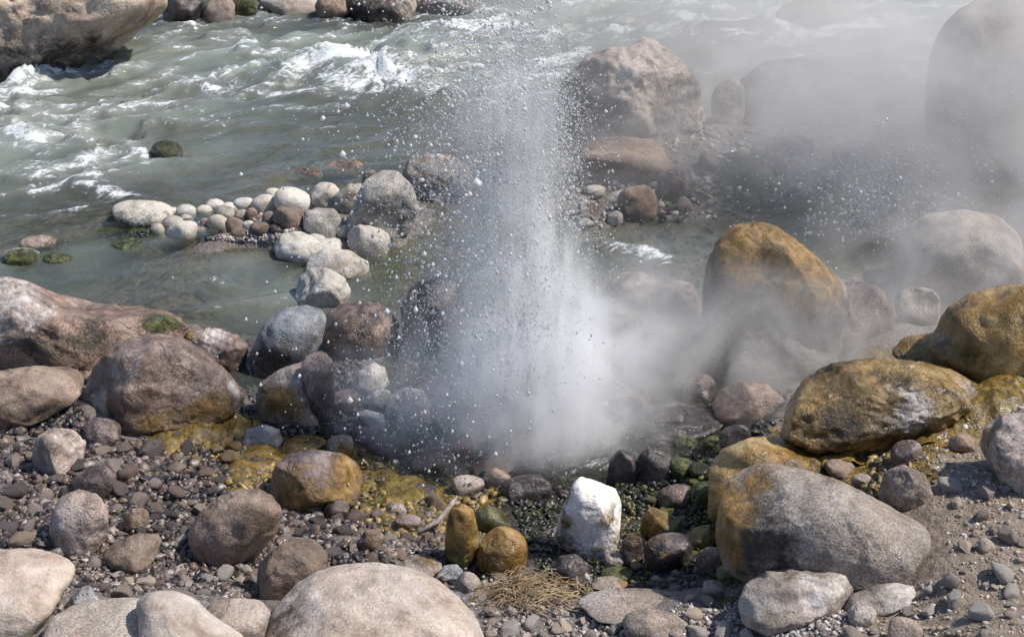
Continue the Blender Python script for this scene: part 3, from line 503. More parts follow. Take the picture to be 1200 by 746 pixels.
rock('stone', 'mossy dull grey stone above the big tan boulder', 'stone', [(458,664),(468,652),(490,648),(512,652),(520,664),(505,672),(478,670)], 'greytan', .8, 4, 4, stain_shade=[(500,655,16,OC,.6)])
rock('stone', 'reddish angular stone by the lower end of the twig', 'stone', E(464,597,24,18,10), 'pink', .8, 4, 6)
rock('stone', 'flat grey brown stone in front of the ochre skirted boulder', 'stone', [(376,602),(382,588),(398,583),(410,592),(408,604),(390,609)], 'purple', .8, 4, 4)
rock('stone', 'wide brown angular stone in the middle of the gravel', 'stone', [(418,635),(428,620),(445,618),(452,630),(440,645),(425,645)], 'brown', .8, 4, 6, stain_shade=[(434,640,10,OC,.5)])
rock('stone', 'brown lump stone at the foot of the wide angular stone', 'stone', E(478,612,32,20,5), 'purple', .8, 4, 5)
for lab, e, mt in [('grey wet rubble stone under the pink brown upright stone', (548,568,40,24,5), 'greytan'), ('dark flat stone lapped by the ochre shallows', (490,575,44,20,0), 'dark'), ('small pale broken stone at the steaming rim', (585,560,30,20,15), 'pink'),
     ('dark wet stone left of the spotted white stone', (432,512,38,24,10), 'dark'), ('wet black stone under the tall purple grey block', (392,508,34,22,0), 'dark'), ('grey stone behind the spotted white stone in the steam', (520,470,40,30,0), 'greytan'),
     ('brown wet stone between the egg boulders and the cone stone', (405,470,34,30,0), 'purple'), ('flat brown stone wedged on the ochre shelf', (985,548,40,20,10), 'brown'), ('pale grey chip stone on the ochre shelf', (1010,562,24,16,10), 'greytan'),
     ('dark stone at the foot of the large ochre boulder', (1062,528,40,24,-10), 'purple'), ('rough brown stone high on the dirt slope under the edge boulder', (1128,520,36,22,0), 'brown'), ('mossy brown stone between the great grey boulder and the beige rock', (856,672,34,24,0), 'olive')]:
    rock('stone', lab, 'stone', E(*e), mt, .8, 4, 4)
# --- right bank
rock('boulder', 'great grey boulder lying on the dirt of the right bank', 'boulder', [(837,625),(842,588),(856,558),(878,543),(905,540),(935,546),(982,561),(1040,590),(1088,615),(1112,640),(1114,662),(1098,680),(1048,684),(985,678),(930,672),(880,664),(850,652)], 'greytan', .6, 6, rough=.7, stain_shade=[(870,625,55,DK,.95),(905,645,45,DK,.7),(852,590,34,OC,.9),(880,565,30,OC,.6),(850,640,26,OC,.7),(990,590,40,WH,.2)])  # DK paints the shaded left face darker; OC is real algae
rock('boulder', 'ochre brown wet rock jammed behind the great grey boulder', 'boulder', [(828,592),(831,550),(845,524),(882,511),(945,511),(992,524),(1020,545),(1000,580),(920,592),(860,604)], 'ochre', .75, 5, 4, crag=.4)
rock('boulder', 'grey beige rock with white crust under the great grey boulder', 'boulder', [(864,704),(874,682),(898,667),(950,664),(990,672),(1002,692),(986,712),(940,722),(900,731),(870,721)], 'greytan', .7, 5, 2, rough=1.0, stain_shade=[(955,700,22,WH,.8),(985,690,16,WH,.7),(890,690,25,WH,.25)])
rock('stone', 'white crusted mound half buried beside the grey beige rock', 'stone', [(985,712),(995,695),(1030,684),(1065,682),(1082,692),(1070,706),(1030,716)], 'greytan', .6, 4, 2, rough=1.2, stain_shade=[(1060,690,18,WH,.8)])
rock('stone', 'round grey brown stone below the white crusted mound', 'stone', E(1010,720,36,24), 'greytan', .85, 4)
rock('stone', 'tan stone with white edge cut by the bottom of the photo', 'stone', E(1060,740,44,34,10), 'tan', .85, 4, 2)
rock('boulder', 'low grey stone between the ochre boulder and the dirt slope', 'boulder', [(1028,576),(1036,552),(1058,543),(1084,555),(1100,580),(1080,594),(1048,594)], 'greytan', .7, 5, 2, rough=1.0, stain_shade=[(1090,570,8,WH,.6)])
rock('boulder', 'large shiny ochre algae covered boulder with flat top', 'boulder', [(911,514),(922,470),(943,441),(974,424),(1020,419),(1080,422),(1122,434),(1158,455),(1152,476),(1122,492),(1092,512),(1050,524),(1000,530),(950,526)], 'ochre', .6, 6, 3, rough=1.0, crag=.9, stain_shade=[(990,440,45,GR,.25,2),(1075,485,28,WH,.55),(1060,470,18,WH,.5),(985,500,30,DK,.5),(940,500,18,DK,.45),(1140,455,22,WH,.35),(1040,455,16,WH,.35)], bury=.06)
rock('boulder', 'ochre rock mound rising out of the right edge of the photo', 'boulder', [(1085,400),(1108,362),(1138,341),(1180,333),(1270,335),(1270,450),(1160,446),(1115,430)], 'ochre', .7, 5, 2, crag=.4, rough=1.0, stain_shade=[(1170,350,30,WH,.45,2),(1150,420,25,GR,.4)])
rock('boulder', 'smooth yellow olive slab in front of the ochre mound', 'boulder', [(1042,412),(1058,394),(1098,388),(1150,397),(1185,415),(1180,434),(1120,437),(1062,428)], 'olive', .6, 5, 1, rough=.8, stain_shade=[(1075,400,35,OC,.9,2),(1135,410,30,OC,.8)])
rock('boulder', 'broken red brown boulder at the right edge on the dirt bank', 'boulder', [(1147,522),(1154,497),(1178,484),(1270,480),(1270,570),(1192,577),(1166,552)], 'pink', .7, 5, 5, crag=.9, stain_shade=[(1160,510,18,OC,.5),(1170,545,22,DK,.5),(1190,490,20,WH,.3)])
rock('boulder', 'red brown wet boulder in the dark gap left of the ochre boulder', 'boulder', [(833,474),(844,456),(868,446),(900,450),(920,468),(915,494),(872,496),(842,490)], 'red', .8, 5, 3)
rock('stone', 'black wet pointed stone on the near rim of the steaming pool', 'stone', [(710,560),(714,538),(726,525),(742,530),(750,548),(742,566),(724,568)], 'dark', .8, 4, 5)
rock('stone', 'dull black round stone behind the olive yellow wedge rock', 'stone', E(768,545,46,42,0), 'dark', .85, 4, 3)
for lab, e, mt, stn in [('glossy green algae cobble nearest the ochre brown wet rock', (828,578,40,30,10), 'olive', [(828,572,20,GR,1)]), ('dark red stone among the green algae cobbles', (792,582,46,30,-10), 'purple', []), ('green slimed cobble above the dark red stone', (800,548,34,26,15), 'dark', [(800,542,18,GR,1.1)]),
     ('small yellow green cobble in the dark gap', (836,520,26,20,0), 'olive', [(836,516,14,GR,1)]), ('bright green wet stone beside the black pointed stone', (803,517,30,24,20), 'dark', [(803,512,18,GR,1.1)]), ('black stone in the gap below the red brown wet boulder', (862,512,40,28,0), 'dark', []),
     ('purple black slab sloping into the steam', (775,495,64,32,-15), 'dark', []), ('purple rock with a pale chip right of the vent', (818,455,46,34,10), 'purple', [(826,462,5,WH,.8)]), ('low brown rock with moss left of the great grey boulder', (822,628,40,26,-20), 'olive', [(818,622,20,OC,.6)]),
     ('small tan round stone left of the grey beige rock', (836,690,28,22,0), 'greytan', []), ('yellow green mossy stone under the white block stone', (722,672,40,18,0), 'olive', [(718,668,18,GR,.9)]), ('brown stone lodged between the dark oval stone and the great boulder', (832,656,34,30,-30), 'brown', [(828,660,14,GR,.5)])]:
    rock('stone', lab, 'stone', E(*e), mt, .8, 4, 4, stain_shade=stn)
# --- beyond the geyser, in the steam
rock('boulder', 'tall boulder with orange sunlit top rising from the steam', 'boulder', [(822,345),(828,305),(840,280),(858,264),(885,257),(912,264),(940,285),(968,310),(990,332),(998,360),(985,400),(955,430),(885,440),(842,422),(826,385)], 'greytan', .65, 6, 2, crag=.3, rough=.9, stain_shade=[(885,275,48,OC,1.6,1.3),(920,298,48,OC,1.6),(955,325,40,OC,1.5),(875,300,36,OC,1.3),(850,330,45,DK,1),(850,390,80,DK,1),(930,390,80,DK,1)])  # DK: dark grey stone deepened by painted shade, left and below
rock('boulder', 'dark wet rock lost in steam at the foot of the orange topped boulder', 'boulder', [(796,432),(812,392),(850,368),(900,364),(950,378),(985,402),(992,440),(900,456),(830,450)], 'dark', .6, 5, 4, crag=.8)
rock('boulder', 'low dark rock trailing off from the orange topped boulder', 'boulder', [(955,380),(965,345),(990,330),(1020,330),(1042,345),(1050,375),(1030,400),(985,405)], 'purple', .8, 4, 3)
rock('boulder', 'rounded grey boulder veiled by steam above the ochre mound', 'boulder', [(1043,300),(1056,270),(1085,251),(1128,245),(1170,252),(1195,275),(1206,310),(1185,340),(1120,352),(1060,348)], 'greytan', .7, 5, 2)
rock('stone', 'pale rounded stone in steam below the veiled grey boulder', 'stone', E(1076,358,58,42,10), 'greytan', .85, 4, 2)
rock('boulder', 'tall craggy tan boulder with a peaked top at the river edge', 'boulder', [(648,135),(655,105),(665,85),(690,64),(716,55),(738,55),(749,45),(757,42),(768,47),(782,57),(802,72),(821,98),(827,130),(812,155),(765,166),(705,172),(665,160)], 'greytan', .8, 6, 6, crag=1.6, stain_shade=[(750,75,40,WH,.4),(730,120,30,WH,.3),(672,130,32,DK,.9),(705,150,34,DK,.7),(790,120,40,DK,.6)], base=168)  # DK puts shade into the colour of the left face and lower front
rock('boulder', 'long flat topped grey boulder dim in the steam', 'boulder', [(862,120),(866,92),(895,72),(945,66),(1012,65),(1045,79),(1058,100),(1048,122),(1005,142),(910,148),(875,142)], 'greytan', .6, 5, 3, stain_shade=[(900,110,60,DK,.6,2),(1000,110,60,DK,.6,2)])
rock('stone', 'small rounded rock leaning on the long flat topped boulder', 'stone', E(854,120,42,52,0), 'greytan', .8, 4, 2, stain_shade=[(854,110,25,DK,.5)])
rock('boulder', 'huge dark boulder almost lost in steam at the right edge', 'boulder', [(1087,165),(1083,112),(1089,62),(1104,30),(1130,6),(1200,-22),(1290,-12),(1290,212),(1135,204),(1097,190)], 'greytan', .7, 5, 2, stain_shade=[(1130,150,90,DK,.5)])
for lab, e, mt in [('broad brown boulder on the bar below the peaked boulder', (735,185,110,52,5), 'brown'), ('triangular rock in the haze of the gravel bar', (748,238,46,44,-10), 'brown'), ('slanting pale slab leaning on the triangular rock', (722,230,30,12,-20), 'pale'),
     ('pale flat stone on the wet side of the bar', (697,222,26,11,5), 'pale'), ('grey stone beside the pale flat stone on the bar', (690,244,26,20,0), 'greytan'), ('dark shaded rock behind the fallen water', (790,215,44,34,0), 'purple'),
     ('mossy low rock at the end of the gravel bar', (880,208,58,34,0), 'olive'), ('dark round rock of the bar near the small splash', (930,172,50,28,0), 'purple'), ('dark wet rock standing in the pool behind the geyser', (742,338,64,42,-10), 'purple'),
     ('brown rock dim in steam left of the orange topped boulder', (795,352,56,44,0), 'purple'), ('flat wet rock behind the geyser foot', (690,392,60,34,0), 'dark'), ('grey brown rock at the far side of the vent in steam', (780,418,70,40,0), 'dark'),
     ('submerged dark rock below the river crest at the top', (620,48,70,18,-5), 'brown'), ('brown river rock under the white crest at the top right', (950,18,90,34,0), 'brown'), ('dark shaded rock at the foot of the huge steam veiled boulder', (1110,180,60,40,0), 'dark')]:
    rock('stone', lab, 'stone', E(*e), mt, .8, 4, 3)
# --- cobble bar between pool and river
rock('boulder', 'large pale grey boulder at the inner end of the cobble bar', 'boulder', [(402,258),(414,238),(426,212),(446,199),(466,200),(484,218),(492,242),(480,262),(452,272),(424,276),(406,272)], 'grey', .8, 5, 3, rough=.8)
rock('boulder', 'pinkish grey boulder behind the spray at the bar end', 'boulder', [(470,205),(478,188),(500,179),(528,181),(550,194),(558,212),(545,232),(505,236),(478,226)], 'greytan', .8, 5, 2)
rock('stone', 'narrow tan stone leaning on the large pale grey boulder', 'stone', E(433,212,18,28,10), 'greytan', .8, 4, 2)
rock('stone', 'flat cream slab lying at the water side of the bar', 'stone', [(320,288),(330,273),(348,270),(372,276),(398,278),(402,292),(385,302),(345,304),(325,300)], 'pale', .7, 5, 2)
rock('boulder', 'grey rounded stone in front of the flat cream slab', 'stone', [(356,316),(362,298),(382,290),(410,293),(432,306),(436,322),(415,331),(375,330)], 'grey', .8, 4, 2)
rock('stone', 'grey stone shaded by the large pale boulder', 'stone', E(432,283,52,40,10), 'grey', .8, 4, 2)
rock('stone', 'square grey cobble in the middle of the bar end', 'stone', [(354,268),(356,248),(370,243),(392,244),(401,258),(396,274),(374,278),(358,276)], 'grey', .8, 4, 3)
rock('stone', 'pale pitted lump on the bar above the square grey cobble', 'stone', E(382,230,38,31,0), 'grey', .9, 4, 2, rough=1.3)
rock('stone', 'pale grey rock behind the pitted lump with a cracked top', 'stone', [(388,244),(392,228),(408,215),(426,214),(424,232),(414,246),(400,250)], 'grey', .8, 4, 4)
rock('cobble', 'longest white oval cobble at the river tip of the bar', 'cobble', E(167,249,70,32,2), 'pale', .75, 5, rough=.5, stain_shade=[(150,262,18,DK,.5,2)])  # DK is shade painted on the underside, towards the left end
G = 'cobbles of the bar between pool and river'
for lab, e, mt in [('rounded white cobble largest beside the square grey cobble', (343,234,39,26,5), 'pale'), ('smooth white cobble left of the largest rounded one', (310,239,30,19,-5), 'pale'), ('small pale cobble peeping over the rounded white cobble', (320,227,17,12,0), 'pale'),
     ('light grey cobble in the middle of the top row', (286,239,21,15,0), 'pale'), ('brown split cobble next to the square grey cobble', (338,254,31,25,15), 'brown'), ('dark brown cobble at the waterline under the small grey ones', (275,264,20,17,0), 'brown'),
     ('brown flat cobble at the pool side of the bar', (306,267,23,14,0), 'brown'), ('rusty red cobble in the bar centre', (295,251,14,13,0), 'red'), ('grey cobble touching the rusty red cobble', (283,252,13,12,0), 'grey'),
     ('round grey cobble with dark shade side', (263,250,21,18,0), 'grey'), ('tilted grey cobble at the pool side', (255,261,21,18,20), 'grey'), ('pale cobble on top of the row with tan cap', (252,240,21,12,0), 'pale'),
     ('grey flat cobble left of the tan capped cobble', (239,247,18,12,0), 'grey'), ('pale cobble above the small pink pebbles', (218,248,22,16,0), 'pale'), ('pale long cobble nearest the pool water', (214,271,33,22,-8), 'pale'),
     ('grey cobble just behind the pale long cobble', (203,262,22,18,0), 'grey'), ('brown grey cobble against the long white oval', (188,255,21,17,-10), 'greytan'), ('small grey cobble at the waterline under the long white oval', (184,270,17,14,0), 'grey'),
     ('tiny cream cobble above the grey cobble row', (203,249,13,11,0), 'pale'), ('small flat grey cobble between two pale cobbles', (219,257,15,10,0), 'grey'), ('pink grey small cobble in the bar gap', (240,262,11,12,0), 'pink'),
     ('low pink pebble at the pool edge of the bar', (234,270,13,9,0), 'pink'), ('tan top cobble between the round grey and light grey ones', (270,243,17,11,0), 'pale'), ('wet dark cobble under the split brown one', (325,268,17,11,0), 'dark'),
     ('small white cobble beside the dark brown waterline cobble', (291,263,12,9,0), 'pale'), ('grey brown cobble left of the split brown cobble', (315,255,15,13,0), 'greytan'), ('wet brown cobble half under water at the bar foot', (281,272,18,10,0), 'brown'),
     ('small mauve cobble left of the pale long cobble', (195,268,11,9,0), 'purple'), ('wet grey cobble at the square cobble foot', (370,280,22,12,0), 'grey'), ('cream cobble wedged beneath the large pale boulder', (402,270,16,12,0), 'pale')]:
    rock('cobble', lab, 'cobble', E(e[0], e[1], e[2]*1.14, e[3]*1.14, e[4]), mt, .85, 3, 1, rough=.6, group=G)
rock('stone', 'reddish stone with grey top alone at the left edge of the pool', 'stone', E(46,284,44,19,-2), 'pink', .85, 4, rough=.6, stain_shade=[(60,290,14,DK,.5)])
rock('stone', 'pale topped stone with green waterline at the left edge', 'stone', E(25,301,44,24,-3), 'pale', .85, 4, rough=.6, stain_shade=[(30,309,20,GR,1,2)])
for lab, e in [('green algae stone just breaking the pool surface beside the oval cobble', (150,287,48,18,-4)), ('green submerged stone next to the pale topped stone', (68,303,34,16,0)), ('long mossy stone under the river edge of the bar', (104,286,50,14,-4))]:
    rock('stone', lab, 'stone', E(*e), 'olive', .9, 4, 1, rough=.6, stain_shade=[(e[0], e[1], 30, GR, 1, 2)])
rock('stone', 'lone dark mossy rock breaking the river surface', 'stone', E(196,177,36,26,10), 'dark', .9, 4, 2, stain_shade=[(198,172,16,GR,.7)])
rock('stone', 'brown wet rock in the shallows above the rounded white cobble', 'stone', E(362,203,34,15,0), 'brown', .9, 4, 2, stain_shade=[(362,205,20,DK,.5)])
rock('stone', 'brown flat rock in the shallows beside the pale cracked rock', 'stone', E(402,196,52,16,-6), 'brown', .9, 4, 2, stain_shade=[(402,198,22,DK,.5)])
# --- far bank
rock('boulder', 'massive tan rock ledge overhanging the river at the top left corner', 'boulder', [(-120,-60),(0,-80),(150,-70),(196,-40),(197,12),(160,32),(120,55),(70,80),(30,92),(-20,96),(-120,100)], 'bank', .8, 6, 5, rough=1.1, crag=1.5, base=92, stain_shade=[(60,78,40,DK,.8,2),(110,50,20,DK,.5),(150,25,12,DK,.4),(40,10,30,DK,.25)])  # DK along the lower edge paints the shade of the overhang
rock('boulder', 'brown block above the dark hollow of the far bank', 'boulder', [(200,-30),(230,-40),(250,-20),(246,5),(236,19),(214,14),(203,2)], 'bank', .8, 4, 5, depth=11.6)
for lab, e, mt, stn in [('shadowed rock filling the hollow beside the massive ledge', (215,14,52,38,0), 'dark', []), ('pinkish angular rock at the far waterline', (258,14,38,34,-20), 'pink', []), ('mossy rock beside the pinkish one on the far shore', (283,8,38,34,0), 'olive', [(283,5,18,GR,.7)]),
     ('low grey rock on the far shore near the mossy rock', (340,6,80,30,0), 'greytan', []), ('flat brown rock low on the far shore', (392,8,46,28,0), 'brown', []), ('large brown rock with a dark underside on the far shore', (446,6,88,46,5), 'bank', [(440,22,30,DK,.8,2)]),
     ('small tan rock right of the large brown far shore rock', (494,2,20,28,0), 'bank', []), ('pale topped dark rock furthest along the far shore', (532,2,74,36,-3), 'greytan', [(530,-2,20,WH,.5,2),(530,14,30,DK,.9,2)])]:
    rock('boulder', lab, 'boulder', E(*e), mt, .8, 4, 6, crag=1.2, stain_shade=stn)

# ------------------------------------------------------------------ pebbles and gravel
def inside(poly, x, y):
    P = poly; n = len(P); r = False; j = n-1
    for i in range(n):
        if (P[i][1] > y) != (P[j][1] > y) and x < (P[j][0]-P[i][0])*(y-P[i][1])/(P[j][1]-P[i][1])+P[i][0]: r = not r
        j = i
    return r
OB = [(p.min(0), p.max(0), p) for p in OUTL]
def covered(x, y, m=0):
    for lo, hi, p in OB:
        if lo[0]-m < x < hi[0]+m and lo[1]-m < y < hi[1]+m:
            if inside(p, x, y): return True
    return False
TPL = []
for k in range(12):
    S, F = ico(3); r = np.random.default_rng(100+k); N = S.copy()
    for q in range(4+k % 6):
        n = r.normal(size=3); n /= np.linalg.norm(n); dd = r.uniform(.45, .8); ov = N@n-dd; N = N-np.where(ov > 0, ov*.9, 0)[:, None]*n
    N = N*(1+.13*fbm(S*1.1+k*7, 2)+.04*fbm(S*3.3+k*3, 3))[:, None]; N = N*np.array([1, r.uniform(.62, .9), r.uniform(.55, .85)]); TPL.append(N)
PME = {}
def pebble_mesh(mt, k):
    if (mt, k) not in PME: PME[(mt, k)] = mesh_np('pebble', TPL[k]-np.array([0, 0, TPL[k][:, 2].min()]), ico(3)[1], M[mt])
    return PME[(mt, k)]
ZP = [  # individual pebbles: polygon, how many, size range px, materials, label
 ([(0,495),(100,520),(160,510),(230,545),(215,575),(140,570),(0,590)], 40, (16,44), ['pebble_wet'], 'wet brown or purple pebble in the gravel below the dome boulder'),
 ([(128,560),(230,560),(235,590),(215,650),(190,625),(140,620)], 26, (13,34), ['pebble_wet'], 'dark wet pebble between the egg shaped boulder and the speckled brown boulder'),
 ([(0,590),(55,580),(52,640),(0,640)], 14, (20,46), ['pebble_wet'], 'purplish pebble at the left edge behind the cream boulder'),
 ([(95,650),(215,660),(300,700),(260,700),(200,688),(125,695),(90,690)], 26, (12,34), ['pebble_wet','pebble_dry'], 'small brown pebble in the hollow behind the corner boulders'),
 ([(170,500),(300,505),(320,580),(240,575)], 24, (14,40), ['pebble_ochre','pebble_wet'], 'yellowish wet pebble beside the ochre runoff under the dome boulder'),
 ([(335,595),(440,595),(515,610),(510,655),(390,660),(345,625)], 44, (13,38), ['pebble_wet'], 'grey brown wet pebble in front of the ochre skirted boulder'),
 ([(430,560),(520,575),(520,610),(440,600)], 14, (14,34), ['pebble_ochre'], 'ochre stained pebble in the shallow runoff by the twig'),
 ([(545,690),(640,715),(880,725),(880,746),(570,746)], 40, (15,34), ['pebble_dry'], 'dry grey pebble in the gravel along the bottom edge near the straw'),
 ([(600,655),(680,690),(640,715),(560,690)], 10, (12,22), ['pebble_wet'], 'dark pebble under the straw clump'),
 ([(740,660),(850,665),(865,720),(800,700)], 18, (12,24), ['pebble_ochre','pebble_dry'], 'mossy pebble left of the grey beige rock'),
 ([(1010,690),(1110,685),(1120,620),(1100,560),(1200,560),(1200,746),(1000,746)], 34, (10,34), ['pebble_dry'], 'pale pebble lying on the dirt slope of the right bank'),
 ([(790,470),(850,490),(850,560),(780,600),(740,585)], 18, (14,38), ['pebble_green'], 'green slimy pebble in the dark wet gap left of the ochre rock'),
 ([(670,190),(760,165),(900,165),(960,190),(860,245),(700,262)], 22, (10,22), ['pebble_dry'], 'dull stone on the steam veiled gravel bar'),
]
placed = []
FIX = {0: [(20,572,33),(117,526,26),(143,524,28),(177,527,36),(130,541,30),(70,560,24),(206,574,32),(12,540,34),(22,500,30)], 1: [(162,585,26),(200,602,22),(182,592,20),(150,556,24),(214,622,24)],
 2: [(41,594,28),(14,612,32),(24,630,34),(36,614,24),(4,590,30),(50,636,20)], 3: [(172,680,24),(150,679,22),(145,694,30),(136,674,17),(220,677,26),(244,675,25),(267,671,24),(287,666,20),(282,681,18),(108,660,22)],
 4: [(217,525,24),(243,553,20),(257,561,22),(252,526,26),(190,512,24),(272,538,26),(305,572,22)], 5: [(372,612,24),(345,610,20),(400,622,26),(360,640,24),(388,645,28),(455,630,22),(500,628,24),(470,648,20),(420,606,22)],
 7: [(600,735,34),(625,728,24),(660,735,26),(575,715,24),(690,742,26),(850,738,30),(812,716,26),(830,705,22),(650,712,22),(780,741,22)], 10: [(1120,586,22),(1150,600,26),(1180,630,24),(1130,640,22),(1170,668,34),(1185,690,30),(1120,700,26),(1090,715,24),(1150,720,28)],
 11: [(795,470,34),(760,462,30),(822,548,30),(850,540,26),(775,520,28),(835,500,30)], 12: [(700,205,26),(760,190,24),(830,190,30),(870,180,26),(720,255,22),(800,240,28),(910,195,22),(690,262,20)]}
for zi, (poly, n, (lo_, hi_), mts, lab) in enumerate(ZP):
    P = np.array(poly); got = 0; tries = 0; fx = list(FIX.get(zi, []))
    while got < n and tries < 4000:
        tries += 1; x = random.uniform(P[:, 0].min(), P[:, 0].max()); y = random.uniform(P[:, 1].min(), P[:, 1].max()); s = lo_+(hi_-lo_)*random.random()**1.8; fixed = bool(fx)
        if fixed: x, y, s = fx.pop(0)
        elif not inside(P, x, y): continue
        if covered(x, y+s*.1): continue
        if not fixed and any(abs(x-a) < (s+b)*.46 and abs(y-c_) < (s+b)*.32 for a, c_, b in placed): continue
        placed.append((x, y, s)); got += 1; g = ground(x, y+s*.2); mt = random.choice(mts); k = random.randrange(12)
        o = link('pebble', pebble_mesh(mt, k)); m_ = s*np.linalg.norm(g-np.array([0, 0, CAMZ]))/FPX/2
        o.location = (g[0], g[1], g[2]-m_*.28); o.scale = (m_, m_*random.uniform(.8, 1.1), m_*random.uniform(.8, 1.15)); o.rotation_euler = (random.uniform(-.3, .3), random.uniform(-.3, .3), random.uniform(0, 6.28))
        tag(o, lab, 'pebble', lab.replace('pebble', 'pebbles', 1).replace('stone', 'stones', 1))
PAL = {'wet': ([(.03,.026,.028),(.07,.052,.046),(.018,.018,.021),(.12,.082,.062),(.08,.06,.058),(.16,.12,.095),(.25,.21,.19)], .95), 'dry': ([(.30,.25,.215),(.22,.18,.155),(.38,.34,.31),(.15,.125,.11),(.27,.26,.25),(.48,.44,.40)], .15),
       'ochre': ([(.20,.135,.035),(.10,.085,.03),(.15,.105,.065),(.30,.21,.09),(.06,.05,.03)], .8), 'dark': ([(.03,.027,.027),(.06,.05,.048),(.10,.08,.07),(.018,.018,.02)], .9), 'green': ([(.016,.02,.008),(.06,.068,.016),(.015,.015,.014),(.035,.03,.018),(.02,.02,.02)], 1.0),
       'dirt': ([(.25,.20,.155),(.33,.27,.22),(.38,.33,.28),(.22,.17,.13),(.50,.46,.42)], .1)}
ZG = [([(0,480),(100,490),(170,500),(320,540),(350,600),(300,700),(120,700),(0,640)], 2400, (5,19), 'wet'), ([(380,600),(440,580),(560,600),(560,680),(520,690),(400,665),(330,610)], 1300, (5,18), 'wet'), ([(0,590),(60,580),(60,640),(0,645)], 150, (5,18), 'wet'),
      ([(380,600),(520,600),(540,640),(440,655)], 120, (4,11), 'dry'), ([(540,670),(700,690),(880,715),(1010,735),(1010,760),(560,760)], 1300, (4,13), 'dry'), ([(100,650),(300,700),(290,745),(60,720)], 260, (4,12), 'dry'), ([(100,650),(300,700),(290,745),(60,720)], 450, (4,14), 'wet'), ([(170,485),(300,500),(330,570),(250,560)], 400, (5,14), 'ochre'),
      ([(430,560),(560,590),(600,640),(560,670),(420,600)], 500, (4,12), 'ochre'), ([(600,590),(840,590),(860,690),(640,700)], 800, (5,14), 'green'), ([(740,470),(850,460),(860,600),(720,600)], 600, (5,16), 'green'), ([(400,490),(640,500),(720,600),(450,590)], 700, (5,18), 'dark'),
      ([(850,512),(1000,515),(1100,560),(1060,600),(930,548)], 500, (4,16), 'ochre'), ([(980,690),(1110,680),(1110,600),(1090,520),(1200,540),(1200,760),(980,760)], 1100, (2,10), 'dirt'), ([(1000,530),(1100,500),(1200,470),(1200,560),(1100,600)], 300, (3,9), 'dirt'), ([(0,440),(110,430),(120,500),(0,500)], 400, (5,14), 'dark'),
      ([(150,255),(200,245),(350,240),(400,270),(330,285),(190,280)], 650, (3,10), 'dry'), ([(60,285),(180,270),(200,285),(80,305)], 160, (4,11), 'green'), ([(650,190),(760,150),(950,150),(1050,200),(860,255),(680,270)], 900, (4,13), 'dry'), ([(840,430),(930,430),(920,520),(780,560)], 350, (6,18), 'dark'),
      ([(200,380),(300,400),(300,500),(230,430)], 200, (4,12), 'dark'), ([(300,420),(420,420),(460,500),(330,520)], 300, (5,14), 'dark'), ([(850,660),(1010,690),(1000,740),(850,730)], 300, (4,12), 'dry'), ([(680,280),(830,270),(830,440),(680,440)], 250, (6,20), 'dark')]
V1, F1 = ico(2); GT = []
for k in range(14):
    r = np.random.default_rng(300+k); N = V1.copy()
    for q in range(5+k % 5):
        n = r.normal(size=3); n /= np.linalg.norm(n); ov = N@n-r.uniform(.4, .75); N = N-np.where(ov > 0, ov*.9, 0)[:, None]*n
    GT.append(N*(1+.2*perlin(V1*1.4+k))[:, None]*np.array([1, r.uniform(.6, .95), r.uniform(.5, .8)]))
VV, FF, CC = [], [], []; base = 0
pts = []
for poly, n, (lo_, hi_), pal in ZG:
    P = np.array(poly); got = 0; tries = 0
    while got < n and tries < n*6:
        tries += 1; x = random.uniform(P[:, 0].min(), P[:, 0].max()); y = random.uniform(P[:, 1].min(), P[:, 1].max())
        if not inside(P, x, y) or covered(x, y): continue
        pts.append((x, y, lo_+(hi_-lo_)*random.random()**2.2, pal)); got += 1
xy = np.array([p[:2] for p in pts]); z = np.zeros(len(xy))
r0 = (xy[:, 0]-600)/FPX; v0 = (373-xy[:, 1])/FPX; ry = CP+v0*SP; rz = -SP+v0*CP
for _ in range(12):
    t = (z-CAMZ)/rz; z = .5*z+.5*H(r0*t, ry*t)
t = (z-CAMZ)/rz
for i, (x, y, s, pal) in enumerate(pts):
    m_ = s*t[i]/FPX/2; a = random.uniform(0, 6.28); T_ = GT[random.randrange(14)]*m_*np.array([1, 1, random.uniform(.8, 1.2)])
    b_ = random.uniform(-.6, .6); R1 = np.array([[math.cos(a), -math.sin(a), 0], [math.sin(a), math.cos(a), 0], [0, 0, 1]])@np.array([[1, 0, 0], [0, math.cos(b_), -math.sin(b_)], [0, math.sin(b_), math.cos(b_)]])
    VV.append(T_@R1.T+np.array([r0[i]*t[i], ry[i]*t[i], z[i]+m_*(random.uniform(-.35, .15) if pal == 'dirt' else random.uniform(.0, .35))])); FF.append(F1+base); base += len(V1)
    pk = [q[3] for q in PATCH if q[3] in (0, 1) and q[4] > .45 and math.hypot(x-q[0], y-q[1]) < q[2]*.9]
    if pk and pal != 'dirt' and random.random() < .8: pal = ('ochre', 'green')[random.choice(pk)]
    cs, wt = PAL[pal]; c_ = np.array(random.choice(cs))*random.uniform(.7, 1.35); CC.append(np.tile(np.append(c_, wt*random.uniform(.5, 1)), (len(V1), 1)))
GRV = link('gravel', mesh_np('gravel', np.concatenate(VV), np.concatenate(FF), M['gravel'], np.concatenate(CC))); tag(GRV, kind='stuff')

